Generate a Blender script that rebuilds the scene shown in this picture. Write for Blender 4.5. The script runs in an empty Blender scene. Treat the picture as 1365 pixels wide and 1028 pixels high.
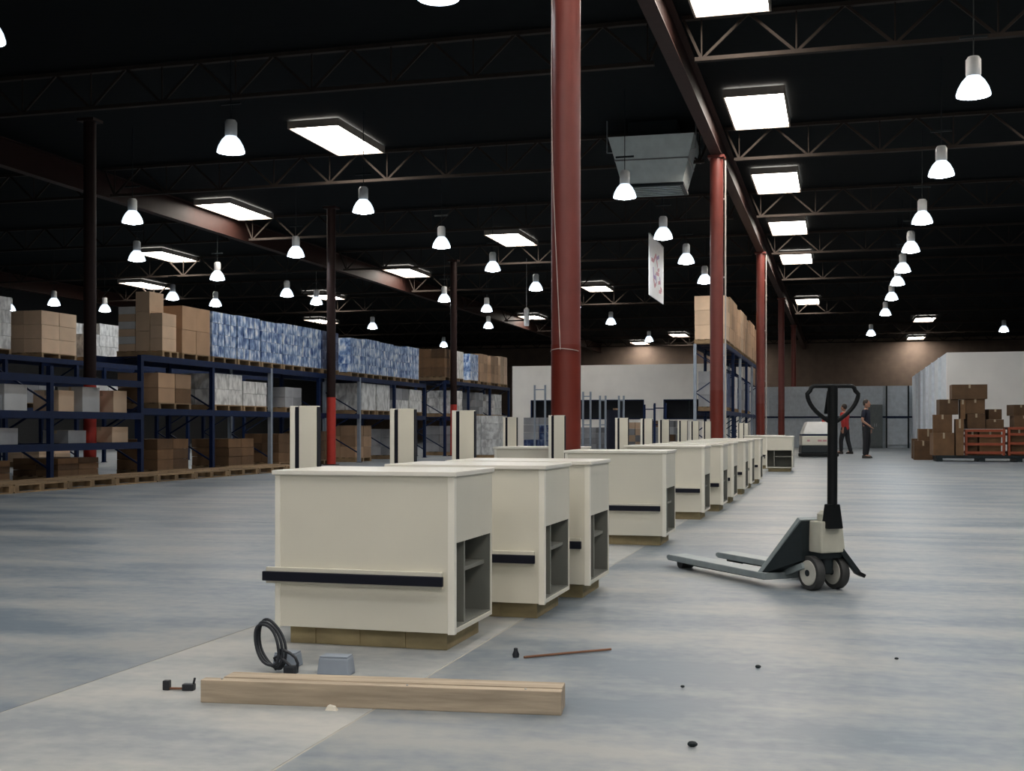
import bpy, bmesh, math, random
from mathutils import Vector, Matrix, Euler

random.seed(11)
R = math.radians
scene = bpy.context.scene
C = scene.collection

# ------------------------------------------------------------------ camera
cam_d = bpy.data.cameras.new('camera')
cam = bpy.data.objects.new('camera', cam_d)
C.objects.link(cam)
cam.location = (0, 0, 0.94)
cam.rotation_euler = (R(90), 0, math.atan(437.5 / 1600))
cam_d.sensor_width = 36
cam_d.lens = 1600 * 36 / 1365
cam_d.shift_y = 56 / 1365
cam_d.clip_end = 300
scene.camera = cam

# ------------------------------------------------------------------ world and exposure
world = bpy.data.worlds.new('overcast')
scene.world = world
world.use_nodes = True
world.node_tree.nodes['Background'].inputs[0].default_value = (0.75, 0.85, 1.0, 1)
world.node_tree.nodes['Background'].inputs[1].default_value = 0.6
vs = scene.view_settings
vs.view_transform = 'Standard'
vs.look = 'None'
vs.gamma = 1
vs.use_curve_mapping = False
vs.exposure = -0.5
LAMP_W = 38          # each high bay lamp
SKY_E = 27            # diffusing skylight panes
LENS_E = 30
ORD = 'first second third fourth fifth sixth seventh eighth ninth tenth eleventh twelfth'.split()

# ------------------------------------------------------------------ materials
def mat(name, col, rough=0.6, metal=0.0, noise=0.12, scale=6.0, bump=0.0, emit=None, es=0.0,
        stretch=(1, 1, 1), rnd=0.0, spec=0.5):
    m = bpy.data.materials.new(name)
    m.use_nodes = True
    nt = m.node_tree
    b = nt.nodes['Principled BSDF']
    b.inputs['Roughness'].default_value = rough
    b.inputs['Metallic'].default_value = metal
    b.inputs['Specular IOR Level'].default_value = spec
    tc = nt.nodes.new('ShaderNodeTexCoord')
    mp = nt.nodes.new('ShaderNodeMapping')
    mp.inputs['Scale'].default_value = stretch
    nz = nt.nodes.new('ShaderNodeTexNoise')
    nz.inputs['Scale'].default_value = scale
    nz.inputs['Detail'].default_value = 5
    rp = nt.nodes.new('ShaderNodeValToRGB')
    rp.color_ramp.elements[0].position = 0.3
    rp.color_ramp.elements[1].position = 0.7
    rp.color_ramp.elements[0].color = tuple(c * (1 - noise) for c in col) + (1,)
    rp.color_ramp.elements[1].color = tuple(min(1, c * (1 + noise)) for c in col) + (1,)
    nt.links.new(tc.outputs['Object'], mp.inputs[0])
    nt.links.new(mp.outputs[0], nz.inputs['Vector'])
    nt.links.new(nz.outputs[0], rp.inputs[0])
    out = rp.outputs[0]
    if rnd:
        oi = nt.nodes.new('ShaderNodeObjectInfo')
        mr = nt.nodes.new('ShaderNodeMapRange')
        mr.inputs[3].default_value = 1 - rnd
        mr.inputs[4].default_value = 1 + rnd
        nt.links.new(oi.outputs['Random'], mr.inputs[0])
        hs = nt.nodes.new('ShaderNodeHueSaturation')
        nt.links.new(mr.outputs[0], hs.inputs['Value'])
        nt.links.new(out, hs.inputs['Color'])
        out = hs.outputs[0]
    nt.links.new(out, b.inputs['Base Color'])
    if bump:
        bp = nt.nodes.new('ShaderNodeBump')
        bp.inputs['Strength'].default_value = bump
        bp.inputs['Distance'].default_value = 0.02
        nt.links.new(nz.outputs[0], bp.inputs['Height'])
        nt.links.new(bp.outputs[0], b.inputs['Normal'])
    if emit:
        b.inputs['Emission Color'].default_value = tuple(emit) + (1,)
        b.inputs['Emission Strength'].default_value = es
    return m

def concrete(name, dark, mid, light, rough):
    m = bpy.data.materials.new(name)
    m.use_nodes = True
    nt = m.node_tree
    b = nt.nodes['Principled BSDF']
    tc = nt.nodes.new('ShaderNodeTexCoord')
    mp = nt.nodes.new('ShaderNodeMapping')
    mp.inputs['Rotation'].default_value = (0, 0, R(-15))
    mp.inputs['Scale'].default_value = (0.55, 1.5, 1)
    n1 = nt.nodes.new('ShaderNodeTexNoise')
    n1.inputs['Scale'].default_value = 1.1
    n1.inputs['Detail'].default_value = 7
    n1.inputs['Roughness'].default_value = 0.62
    n2 = nt.nodes.new('ShaderNodeTexNoise')
    n2.inputs['Scale'].default_value = 14
    n2.inputs['Detail'].default_value = 6
    mx = nt.nodes.new('ShaderNodeMath')
    mx.operation = 'MULTIPLY_ADD'
    mx.inputs[1].default_value = 0.22
    rp = nt.nodes.new('ShaderNodeValToRGB')
    e = rp.color_ramp.elements
    e[0].position = 0.50
    e[0].color = dark + (1,)
    e[1].position = 0.74
    e[1].color = light + (1,)
    k = e.new(0.61)
    k.color = mid + (1,)
    nt.links.new(tc.outputs['Object'], mp.inputs[0])
    nt.links.new(mp.outputs[0], n1.inputs['Vector'])
    nt.links.new(tc.outputs['Object'], n2.inputs['Vector'])
    nt.links.new(n2.outputs[0], mx.inputs[0])
    nt.links.new(n1.outputs[0], mx.inputs[2])
    nt.links.new(mx.outputs[0], rp.inputs[0])
    nt.links.new(rp.outputs[0], b.inputs['Base Color'])
    r2 = nt.nodes.new('ShaderNodeMapRange')
    r2.inputs[3].default_value = rough - 0.1
    r2.inputs[4].default_value = rough + 0.14
    nt.links.new(n1.outputs[0], r2.inputs[0])
    nt.links.new(r2.outputs[0], b.inputs['Roughness'])
    bp = nt.nodes.new('ShaderNodeBump')
    bp.inputs['Strength'].default_value = 0.12
    bp.inputs['Distance'].default_value = 0.01
    nt.links.new(n2.outputs[0], bp.inputs['Height'])
    nt.links.new(bp.outputs[0], b.inputs['Normal'])
    return m

def film(name, c1, c2, c3):
    """stretch film over packs of bottles: blue and white print in upright streaks and layers"""
    m = bpy.data.materials.new(name)
    m.use_nodes = True
    nt = m.node_tree
    b = nt.nodes['Principled BSDF']
    b.inputs['Roughness'].default_value = 0.3
    tc = nt.nodes.new('ShaderNodeTexCoord')
    oi = nt.nodes.new('ShaderNodeObjectInfo')
    mp = nt.nodes.new('ShaderNodeMapping')
    mp.inputs['Scale'].default_value = (9, 9, 4.5)
    ad = nt.nodes.new('ShaderNodeVectorMath')
    ad.operation = 'ADD'
    sc = nt.nodes.new('ShaderNodeMath')
    sc.operation = 'MULTIPLY'
    sc.inputs[1].default_value = 40
    nz = nt.nodes.new('ShaderNodeTexNoise')
    nz.inputs['Scale'].default_value = 1.0
    nz.inputs['Detail'].default_value = 3
    rp = nt.nodes.new('ShaderNodeValToRGB')
    e = rp.color_ramp.elements
    e[0].position = 0.36
    e[0].color = c1 + (1,)
    e[1].position = 0.66
    e[1].color = c3 + (1,)
    k = e.new(0.5)
    k.color = c2 + (1,)
    nt.links.new(tc.outputs['Object'], mp.inputs[0])
    nt.links.new(oi.outputs['Random'], sc.inputs[0])
    nt.links.new(mp.outputs[0], ad.inputs[0])
    nt.links.new(sc.outputs[0], ad.inputs[1])
    nt.links.new(ad.outputs[0], nz.inputs['Vector'])
    nt.links.new(nz.outputs[0], rp.inputs[0])
    nt.links.new(rp.outputs[0], b.inputs['Base Color'])
    return m

M = {}
M['slab'] = concrete('concrete_slab', (0.13, 0.165, 0.20), (0.215, 0.24, 0.26), (0.31, 0.315, 0.305), 0.42)
M['strip'] = concrete('concrete_infill', (0.25, 0.27, 0.285), (0.35, 0.36, 0.355), (0.45, 0.44, 0.41), 0.5)
M['subfloor'] = mat('joint_filler', (0.42, 0.40, 0.35), 0.8)
M['deck'] = mat('black_roof_deck', (0.006, 0.008, 0.009), 0.9, spec=0.1)
M['joist'] = mat('joist_primer', (0.042, 0.033, 0.028), 0.7, spec=0.12)
M['girder'] = mat('girder_red_oxide', (0.034, 0.014, 0.011), 0.6, spec=0.2)
M['column'] = mat('column_red_paint', (0.17, 0.038, 0.03), 0.42, noise=0.08)
M['column_low'] = mat('column_guard_red', (0.15, 0.019, 0.010), 0.42, noise=0.08)
M['col_unlit'] = mat('column_unlit_paint', (0.022, 0.010, 0.009), 0.6, spec=0.2)  # upper shaft paint darkened, its lack of light put into the colour
M['col_red'] = mat('column_bright_red', (0.50, 0.035, 0.022), 0.5)
M['steel'] = mat('galvanised_steel', (0.45, 0.46, 0.47), 0.4, 0.6)
M['pale_pipe'] = mat('pale_pipe_paint', (0.5, 0.46, 0.42), 0.5)
M['cable_grey'] = mat('grey_cable', (0.45, 0.36, 0.33), 0.6)
M['wall_brown'] = mat('brown_masonry', (0.19, 0.14, 0.11), 0.85, scale=2)
M['wall_white'] = mat('white_wallboard', (0.84, 0.80, 0.75), 0.8, noise=0.04, scale=1.5)
M['wall_shell'] = mat('shell_wall_paint', (0.45, 0.43, 0.40), 0.85, noise=0.06)
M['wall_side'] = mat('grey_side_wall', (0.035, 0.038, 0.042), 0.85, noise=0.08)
M['corrugated'] = mat('grey_sheet_metal', (0.68, 0.73, 0.78), 0.5, noise=0.1)
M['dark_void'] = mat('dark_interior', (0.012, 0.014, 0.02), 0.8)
M['laminate'] = mat('cream_laminate', (0.69, 0.66, 0.565), 0.4, noise=0.03, scale=3)
M['laminate_edge'] = mat('pale_edge_banding', (0.83, 0.80, 0.71), 0.4, noise=0.03)
M['laminate_shaded'] = mat('shaded_inner_laminate', (0.20, 0.20, 0.175), 0.6, noise=0.06)  # inner boards darkened, shade of the open recess put into the colour
M['counter_top'] = mat('white_counter_laminate', (0.78, 0.75, 0.68), 0.3, noise=0.03)
M['bumper'] = mat('black_rubber_bumper', (0.007, 0.008, 0.016), 0.5, spec=0.2)
M['plywood'] = mat('plinth_timber', (0.30, 0.24, 0.13), 0.75, noise=0.3, scale=5, stretch=(1, 1, 3), bump=0.2)
M['timber'] = mat('weathered_timber', (0.42, 0.34, 0.25), 0.8, noise=0.22, scale=8, stretch=(0.4, 4, 4), bump=0.2)
M['pallet'] = mat('pallet_wood', (0.26, 0.17, 0.09), 0.8, noise=0.25, scale=5, rnd=0.3)
M['rack_blue'] = mat('rack_blue_paint', (0.005, 0.015, 0.055), 0.5, noise=0.15, spec=0.2)
M['rack_grey'] = mat('rack_grey_galvanised', (0.30, 0.34, 0.40), 0.45, 0.3)
M['carton'] = mat('brown_cardboard', (0.40, 0.25, 0.15), 0.85, noise=0.1, scale=3, rnd=0.28)
M['carton_tan'] = mat('tan_cardboard', (0.62, 0.44, 0.30), 0.85, noise=0.08, scale=3, rnd=0.2)
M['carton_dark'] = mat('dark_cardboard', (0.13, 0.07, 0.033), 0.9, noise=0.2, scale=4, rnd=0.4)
M['carton_white'] = mat('white_carton', (0.62, 0.61, 0.60), 0.7, noise=0.1, scale=3, rnd=0.2)
M['carton_grey'] = mat('grey_carton', (0.26, 0.26, 0.27), 0.8, noise=0.15, scale=3, rnd=0.3)
M['tape'] = mat('packing_tape', (0.42, 0.33, 0.22), 0.35)
M['film'] = film('blue_bottle_packs', (0.04, 0.09, 0.26), (0.28, 0.40, 0.62), (0.86, 0.88, 0.91))
M['film_dark'] = film('dark_blue_packs', (0.01, 0.02, 0.07), (0.03, 0.06, 0.16), (0.18, 0.22, 0.32))
M['film_white'] = film('pale_wrapped_packs', (0.45, 0.44, 0.43), (0.68, 0.67, 0.65), (0.85, 0.84, 0.82))
M['lamp_shell'] = mat('prismatic_reflector', (0.8, 0.85, 0.9), 0.3, emit=(0.72, 0.86, 1.0), es=2.2)
M['lamp_lens'] = mat('lamp_lens', (0.9, 0.95, 1), 0.3, emit=(0.86, 0.94, 1.0), es=LENS_E)
M['ballast'] = mat('white_ballast_housing', (0.75, 0.76, 0.77), 0.4)
M['skypane'] = mat('skylight_acrylic', (0.9, 0.9, 0.88), 0.4, emit=(1.0, 0.92, 0.82), es=SKY_E)
M['curb'] = mat('skylight_curb', (0.35, 0.30, 0.26), 0.7)
M['duct'] = mat('sheet_metal_duct', (0.62, 0.68, 0.68), 0.4, 0.15, noise=0.08)
M['banner'] = mat('white_banner', (0.85, 0.83, 0.84), 0.7, noise=0.03)
M['banner_ink'] = mat('faded_red_ink', (0.62, 0.30, 0.34), 0.7)
M['banner_ink2'] = mat('faded_violet_ink', (0.42, 0.30, 0.52), 0.7)
M['jack'] = mat('jack_grey_paint', (0.25, 0.29, 0.30), 0.45, noise=0.12, scale=9)
M['jack_pale'] = mat('jack_pump_paint', (0.46, 0.45, 0.38), 0.5)
M['jack_dark'] = mat('jack_dark_steel', (0.014, 0.02, 0.023), 0.5, spec=0.25)
M['black'] = mat('black_handle', (0.006, 0.007, 0.008), 0.45, spec=0.2)
M['tyre'] = mat('dark_wheel_tread', (0.035, 0.036, 0.036), 0.6)
M['hub'] = mat('pale_wheel_hub', (0.50, 0.49, 0.44), 0.5)
M['blue_grey'] = mat('blue_grey_plastic', (0.27, 0.31, 0.37), 0.5)
M['rubber'] = mat('black_cable_rubber', (0.013, 0.016, 0.022), 0.45)
M['rust'] = mat('rusty_strap', (0.20, 0.09, 0.05), 0.8)
M['chip'] = mat('pale_wood_chip', (0.75, 0.70, 0.60), 0.8)
M['orange'] = mat('orange_crate_paint', (0.30, 0.055, 0.018), 0.5)
M['white_shell'] = mat('white_machine_shell', (0.80, 0.79, 0.77), 0.35, noise=0.03)
M['skin'] = mat('skin_tone', (0.42, 0.22, 0.15), 0.6, noise=0.05)
M['hair'] = mat('dark_hair', (0.03, 0.02, 0.016), 0.7)
M['cloth_dark'] = mat('navy_black_cloth', (0.012, 0.014, 0.03), 0.85)
M['cloth_red'] = mat('red_cloth', (0.45, 0.035, 0.03), 0.85)
M['cloth_trouser'] = mat('black_trousers', (0.014, 0.014, 0.018), 0.85)
M['shoe'] = mat('dark_shoe', (0.02, 0.016, 0.014), 0.6)
M['cabinet'] = mat('grey_green_steel', (0.13, 0.15, 0.15), 0.5)

# ------------------------------------------------------------------ mesh helpers
class MB:
    def __init__(s):
        s.v, s.f = [], []
    def add(s, vs_, fs):
        n = len(s.v)
        s.v += [tuple(p) for p in vs_]
        s.f += [tuple(i + n for i in q) for q in fs]
        return s
    def box(s, x0, x1, y0, y1, z0, z1):
        return s.add([(x0, y0, z0), (x1, y0, z0), (x1, y1, z0), (x0, y1, z0), (x0, y0, z1), (x1, y0, z1), (x1, y1, z1), (x0, y1, z1)],
                     [(0, 3, 2, 1), (4, 5, 6, 7), (0, 1, 5, 4), (1, 2, 6, 5), (2, 3, 7, 6), (3, 0, 4, 7)])
    def hexa(s, p):   # eight points, bottom ring then top ring
        return s.add(p, [(0, 3, 2, 1), (4, 5, 6, 7), (0, 1, 5, 4), (1, 2, 6, 5), (2, 3, 7, 6), (3, 0, 4, 7)])
    def bar(s, a, b, w, t=None, up=(0, 0, 1)):
        a, b = Vector(a), Vector(b)
        t = t or w
        d = (b - a).normalized()
        u = Vector(up)
        if abs(d.dot(u)) > 0.98:
            u = Vector((1, 0, 0))
        x = d.cross(u).normalized() * w / 2
        y = x.cross(d).normalized() * t / 2
        return s.hexa([a - x - y, a + x - y, a + x + y, a - x + y, b - x - y, b + x - y, b + x + y, b - x + y])
    def tube(s, pts, r, n=8, closed=False):
        pts = [Vector(p) for p in pts]
        rs = r if isinstance(r, (list, tuple)) else [r] * len(pts)
        k = len(pts)
        vs_, fs = [], []
        ref = None
        for i, p in enumerate(pts):
            if closed:
                d = pts[(i + 1) % k] - pts[i - 1]
            else:
                d = pts[min(i + 1, k - 1)] - pts[max(i - 1, 0)]
            d.normalize()
            if ref is None:
                ref = Vector((0, 0, 1)) if abs(d.z) < 0.9 else Vector((1, 0, 0))
            x = d.cross(ref)
            if x.length < 1e-4:
                x = d.cross(Vector((0, 1, 0)))
            x.normalize()
            y = x.cross(d).normalized()
            ref = y
            for j in range(n):
                t = 2 * math.pi * j / n
                vs_.append(p + (x * math.cos(t) + y * math.sin(t)) * rs[i])
        for i in range(k if closed else k - 1):
            for j in range(n):
                a, b = i * n + j, i * n + (j + 1) % n
                c, d_ = ((i + 1) % k) * n + (j + 1) % n, ((i + 1) % k) * n + j
                fs.append((a, b, c, d_))
        if not closed:
            fs.append(tuple(range(n - 1, -1, -1)))
            fs.append(tuple((k - 1) * n + j for j in range(n)))
        return s.add(vs_, fs)
    def lathe(s, prof, n=20, axis='z', o=(0, 0, 0)):
        vs_, fs = [], []
        for (r, z) in prof:
            for j in range(n):
                t = 2 * math.pi * j / n
                a, b = max(r, 1e-4) * math.cos(t), max(r, 1e-4) * math.sin(t)
                p = {'z': (a, b, z), 'y': (a, z, b), 'x': (z, a, b)}[axis]
                vs_.append((p[0] + o[0], p[1] + o[1], p[2] + o[2]))
        for i in range(len(prof) - 1):
            for j in range(n):
                fs.append((i * n + j, i * n + (j + 1) % n, (i + 1) * n + (j + 1) % n, (i + 1) * n + j))
        return s.add(vs_, fs)
    def prism(s, poly, axis, t0, t1):
        n = len(poly)
        def P(a, b, t):
            return {'x': (t, a, b), 'y': (a, t, b), 'z': (a, b, t)}[axis]
        return s.add([P(a, b, t0) for a, b in poly] + [P(a, b, t1) for a, b in poly],
                     [tuple(range(n)), tuple(range(2 * n - 1, n - 1, -1))] +
                     [(i, i + n, (i + 1) % n + n, (i + 1) % n) for i in range(n)])
    def ball(s, c, rx, ry, rz, n=10, m=7):
        vs_, fs = [], []
        for i in range(m + 1):
            ph = math.pi * i / m
            for j in range(n):
                t = 2 * math.pi * j / n
                vs_.append((c[0] + rx * max(math.sin(ph), 1e-3) * math.cos(t), c[1] + ry * max(math.sin(ph), 1e-3) * math.sin(t), c[2] + rz * math.cos(ph)))
        for i in range(m):
            for j in range(n):
                fs.append((i * n + j, i * n + (j + 1) % n, (i + 1) * n + (j + 1) % n, (i + 1) * n + j))
        return s.add(vs_, fs)
    def mesh(s, name, m, bevel=0, smooth=False, segs=2):
        me = bpy.data.meshes.new(name)
        me.from_pydata(s.v, [], s.f)
        bm = bmesh.new()
        bm.from_mesh(me)
        bmesh.ops.recalc_face_normals(bm, faces=bm.faces)
        if bevel:
            bmesh.ops.bevel(bm, geom=list(bm.edges), offset=bevel, segments=segs, affect='EDGES', profile=0.6)
        bm.to_mesh(me)
        bm.free()
        if smooth:
            for p in me.polygons:
                p.use_smooth = True
            try:
                me.set_sharp_from_angle(angle=R(40))
            except Exception:
                pass
        me.materials.append(m)
        return me
    def build(s, name, m, parent=None, loc=(0, 0, 0), rot=(0, 0, 0), bevel=0, smooth=False):
        return put(name, s.mesh(name, m, bevel, smooth), parent, loc, rot)

def put(name, me, parent=None, loc=(0, 0, 0), rot=(0, 0, 0)):
    o = bpy.data.objects.new(name, me)
    C.objects.link(o)
    o.location = loc
    o.rotation_euler = rot
    if parent:
        o.parent = parent
    return o

def tag(o, label, cat, group=None):
    o['label'] = label
    o['category'] = cat
    if group:
        o['group'] = group
    return o

def thing(name, label, cat, loc=(0, 0, 0), rz=0.0, group=None):
    o = put(name, None, None, loc, (0, 0, rz))
    return tag(o, label, cat, group)

def struct(o):
    o['kind'] = 'structure'
    return o

def copy_tree(o, parent=None):
    c = o.copy()
    C.objects.link(c)
    c.parent = parent
    for ch in list(o.children):
        copy_tree(ch, c)
    return c

_boxes = {}
def bxo(name, dims, m, parent=None, loc=(0, 0, 0), rot=(0, 0, 0), bevel=0):
    """a box standing on its base centre, mesh data shared between alike boxes"""
    key = (tuple(round(d, 4) for d in dims), m.name, bevel, name)
    if key not in _boxes:
        a, b, c = dims
        _boxes[key] = MB().box(-a / 2, a / 2, -b / 2, b / 2, 0, c).mesh(name, m, bevel)
    return put(name, _boxes[key], parent, loc, rot)

# ------------------------------------------------------------------ the setting
X0, X1, Y0, Y1, ZD = -36.0, 16.0, -14.0, 88.0, 7.2
floor = struct(MB().box(X0, X1, Y0, Y1, -0.25, -0.0015).build('floor', M['subfloor']))
JL, JR, G = -2.67, -1.50, 0.005
xs = [X0, -17.2, JL, JR, 12.36, X1]
for i in range(5):
    ya = Y0
    ys = [Y0, 3.8 if i == 4 else -7.2, 10.81, 24.81, 38.81, 52.81, 66.81, Y1]
    for j in range(len(ys) - 1):
        MB().box(xs[i] + G, xs[i + 1] - G, ys[j] + G, ys[j + 1] - G, -0.06, 0.0).build(
            'floor_slab', M['strip'] if i == 2 else M['slab'], floor)
ceiling = struct(MB().box(X0, X1, Y0, Y1, ZD, ZD + 0.2).build('ceiling', M['deck']))
struct(MB().box(X0, X1, Y1, Y1 + 0.3, 0, ZD).build('wall_back', M['wall_brown']))
struct(MB().box(X0, X1, Y0 - 0.3, Y0, 0, ZD).build('wall_front', M['wall_shell']))
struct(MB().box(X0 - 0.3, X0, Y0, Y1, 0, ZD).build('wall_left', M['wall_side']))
struct(MB().box(X1, X1 + 0.3, Y0, Y1, 0, ZD).build('wall_right', M['wall_side']))

# roof joists: open web trusses from girder to girder
GX = [-32.0, -17.2, -2.44, 12.36]
def joist_mesh(L, two=True):
    b = MB()
    zb, zt = 6.5, 7.14
    x0, x1 = 0.42, L - 0.42
    b.box(0.12, L - 0.12, -0.05, 0.05, zt - 0.03, zt + 0.03)
    b.box(x0 - 0.1, x1 + 0.1, -0.05, 0.05, zb - 0.03, zb + 0.03)
    n = int(round((x1 - x0) / 1.33))
    w = (x1 - x0) / n
    b.bar((0.14, 0, zt), (x0, 0, zb), 0.04)
    b.bar((L - 0.14, 0, zt), (x1, 0, zb), 0.04)
    for k in range(n + 1):
        x = x0 + k * w
        b.bar((x, 0, zb), (x, 0, zt), 0.022)
        if k < n:
            b.bar((x, 0, zb), (x + w / 2, 0, zt), 0.04)
            b.bar((x + w / 2, 0, zt), (x + w, 0, zb), 0.04)
    return b.mesh('roof_joist', M['joist'])
jm = joist_mesh(14.78)
jm_end = joist_mesh(3.64)
jy = [25.25 + 7 * k for k in range(-4, 9)]
for gx, me in ((-32.0, jm), (-17.2, jm), (-2.44, jm), (12.36, jm_end)):
    for y in jy:
        struct(put('roof_joist', me, None, (gx, y, 0)))

girder_label = {-32.0: 'dark roof girder over the far left racks', -17.2: 'roof girder over the aisle behind the front blue rack',
                -2.44: 'long red brown roof girder carried by the row of red columns', 12.36: 'dark roof girder beyond the hanging lamps'}
for gx in GX:
    g = thing('roof_girder', girder_label[gx], 'girder', (gx, 0, 0))
    MB().box(-0.008, 0.008, Y0, Y1, 6.52, 7.08).build('web', M['girder'], g)
    MB().box(-0.11, 0.11, Y0, Y1, 6.50, 6.522).build('bottom_flange', M['girder'], g)
    MB().box(-0.11, 0.11, Y0, Y1, 7.08, 7.10).build('top_flange', M['girder'], g)

# columns
def column(x, y, label, dark=False, group=None, conduit=False, r=0.135):
    t = thing('steel_column', label, 'column', (x, y, 0), 0, group)
    up, lo = (M['col_unlit'], M['col_red']) if dark else (M['column'], M['column_low'])
    MB().lathe([(0, 1.7), (r, 1.7), (r, 6.44), (0, 6.44)], 28).build('shaft', up, t, smooth=True)
    MB().lathe([(0, 0.02), (r + 0.002, 0.02), (r + 0.002, 1.7), (0, 1.7)], 28).build('painted_guard', lo, t, smooth=True)
    bxo('base_plate', (2.8 * r, 2.8 * r, 0.02), up, t)
    bxo('cap_plate', (0.34, 0.3, 0.05), up, t, (0, 0, 6.445))
    if conduit:
        MB().tube([(0.175, 0.02, 0.0), (0.175, 0.02, 6.4)], 0.018, 8).build('conduit', M['pale_pipe'], t, smooth=True)
        for z in (0.8, 2.4, 4.0, 5.6):
            bxo('clip', (0.07, 0.03, 0.03), M['steel'], t, (0.15, 0.02, z))
    return t
c1 = column(-2.44, 10.81, 'thick red steel column with a loose cable hanging down its face')
p = []
for k in range(25):
    u = k / 24
    z = 6.3 - u * 4.65
    ang = R(214) + R(46) * max(0.0, (u - 0.45) / 0.55) ** 1.3 + R(3) * math.sin(u * 9)
    p.append((0.141 * math.cos(ang), 0.141 * math.sin(ang), z))
MB().tube(p, 0.0045, 6).build('loose_cable', M['cable_grey'], c1, smooth=True)
q = [(0.141 * math.cos(R(t)), 0.141 * math.sin(R(t)), 1.66 - 0.018 * abs((t - 262) / 70) ** 1.5) for t in range(185, 345, 8)]
MB().tube(q, 0.004, 6).build('tie_wire', M['cable_grey'], c1, smooth=True)
column(-2.44, 24.81, 'red steel column with a pale conduit, beside the racked brown cartons', conduit=True)
column(-2.44, 38.81, 'slim red steel column standing along the carton rack', conduit=True)
column(-2.44, 52.81, 'distant red steel column near the grey sheet metal partition', group='far red columns')
column(-2.44, 66.81, 'far red steel column behind the grey sheet metal partition', group='far red columns')
column(-13.05, 18.87, 'dark column with bright red base standing inside the low blue rack bays', True, r=0.11)
column(-12.37, 27.97, 'dark column with red base in front of the racked blue bottle packs', True, r=0.11)
column(-12.37, 37.9, 'thin dark column with red base in front of the short rack', True, r=0.11)

# skylights
def skylight(x, yfar, label, group):
    t = thing('skylight', label, 'skylight', (x, yfar - 1.25, 6.975), 0, group)
    w, l = 1.06, 2.5
    MB().box(-w / 2, w / 2, -l / 2, l / 2, 0.12, 0.14).build('pane', M['skypane'], t)
    for sx in (-1, 1):
        bxo('curb_board', (0.03, l + 0.06, 0.15), M['curb'], t, (sx * (w / 2 + 0.016), 0, 0.05))
        bxo('curb_board', (w, 0.03, 0.15), M['curb'], t, (0, sx * (l / 2 + 0.016), 0.05))
    return t
SK = [(-1.53, [-10.1, -3.1, 3.9, 10.9, 17.9, 24.9, 31.9, 38.9, 45.9, 61.2], 'bright roof skylight in the row along the red column girder', 'skylights along the red columns'),
      (-10.3, [-3.1, 24.9, 38.9, 52.9, 80.9], 'bright roof skylight between the red columns and the blue racks', 'skylights over the open floor'),
      (-16.5, [31.9, 45.9, 66.0], 'bright roof skylight beside the girder over the blue racks', 'skylights over the racks'),
      (-23.2, [39.4, 52.9], 'bright skylight over the aisles beyond the back rack', 'far left skylights'),
      (-28.8, [46.9, 65.0], 'bright skylight over the aisles beyond the back rack', 'far left skylights'),
      (-14.0, [87.6], 'narrow bright skylight above the far wall behind the short rack', None),
      (-7.5, [87.6], 'narrow bright skylight above the far wall over the white office', None),
      (5.0, [87.6], 'narrow bright skylight above the far wall behind the white right office', None),
      (4.6, [-10.1, -3.1, 3.9, 10.9, 17.9, 24.9, 73.0], 'bright roof skylight on the lamp side, nearer ones added for light', 'skylights on the lamp side')]  # nearer panes of this row are unseen, added to light the right side
for x, ys, lab, grp in SK:
    for i, y in enumerate(reversed(ys)):
        skylight(x, y, lab + (', %s from the far wall' % ORD[i] if len(ys) > 2 else ''), grp)

# high bay lamps
def make_lamp():
    t = thing('high_bay_lamp', 'x', 'lamp', (0, 0, 5.2))
    MB().lathe([(0.212, 0.0), (0.215, 0.02), (0.19, 0.10), (0.14, 0.19), (0.085, 0.25), (0.08, 0.25), (0.13, 0.18), (0.18, 0.09), (0.205, 0.01)], 24).build('reflector', M['lamp_shell'], t, smooth=True)
    MB().lathe([(0.0, -0.035), (0.08, -0.03), (0.15, -0.012), (0.2, 0.012), (0.0, 0.016)], 24).build('lens', M['lamp_lens'], t, smooth=True)
    MB().lathe([(0, 0.24), (0.085, 0.24), (0.095, 0.27), (0.095, 0.46), (0.07, 0.5), (0, 0.5)], 18).build('ballast_housing', M['ballast'], t, smooth=True)
    MB().tube([(0, 0, 0.5), (0, 0, 2.0)], 0.008, 6).build('hanger_rod', M['jack_dark'], t, smooth=True)
    MB().box(-0.17, 0.17, -0.015, 0.015, 0.74, 0.77).build('hanger_bracket', M['jack_dark'], t)
    ld = bpy.data.lights.new('lamp_light', 'AREA')
    ld.shape = 'DISK'
    ld.size = 0.36
    ld.energy = LAMP_W
    ld.color = (0.90, 0.96, 1.0)
    o = bpy.data.objects.new('lamp_light', ld)
    C.objects.link(o)
    o.location = (0, 0, -0.05)
    o.parent = t
    return t
lamp0 = make_lamp()
lamp_used = [False]
def lamp(x, y, label, group, z=5.2):
    t = lamp0 if not lamp_used[0] else copy_tree(lamp0)
    lamp_used[0] = True
    t.location = (x, y, z)
    tag(t, label, 'lamp', group)
for i, y in enumerate((47.6, 41.9, 37.6, 34.5, 30.6, 26.4, 21.5, 16.43, 11.8, 7.1, 2.4)):
    lamp(1.65, y, 'high bay lamp over the pallet jack lane, %s in its row from the grey partition' % ORD[i], 'lamps over the jack lane')
lamp(1.37, 57.8, 'far high bay lamp above the grey sheet metal partition', 'lone far lamps')
lamp(7.0, 57.1, 'high bay lamp above the white office wall', 'lone far lamps')
for i, y in enumerate((35.6, 31.2, 27.0, 22.0, 11.3, 6.9, 2.3)):
    lamp(-3.85, y, 'high bay lamp beside the red columns, %s in its row from the far wall' % ORD[i], 'lamps beside the red columns')
for i, y in enumerate((58.9, 48.7, 41.75, 36.08, 31.29, 26.95, 22.13, 16.78, 11.24)):
    lamp(-9.1, y, 'high bay lamp over the open floor, %s in its row from the far wall' % ORD[i], 'lamps over the open floor')
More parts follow.
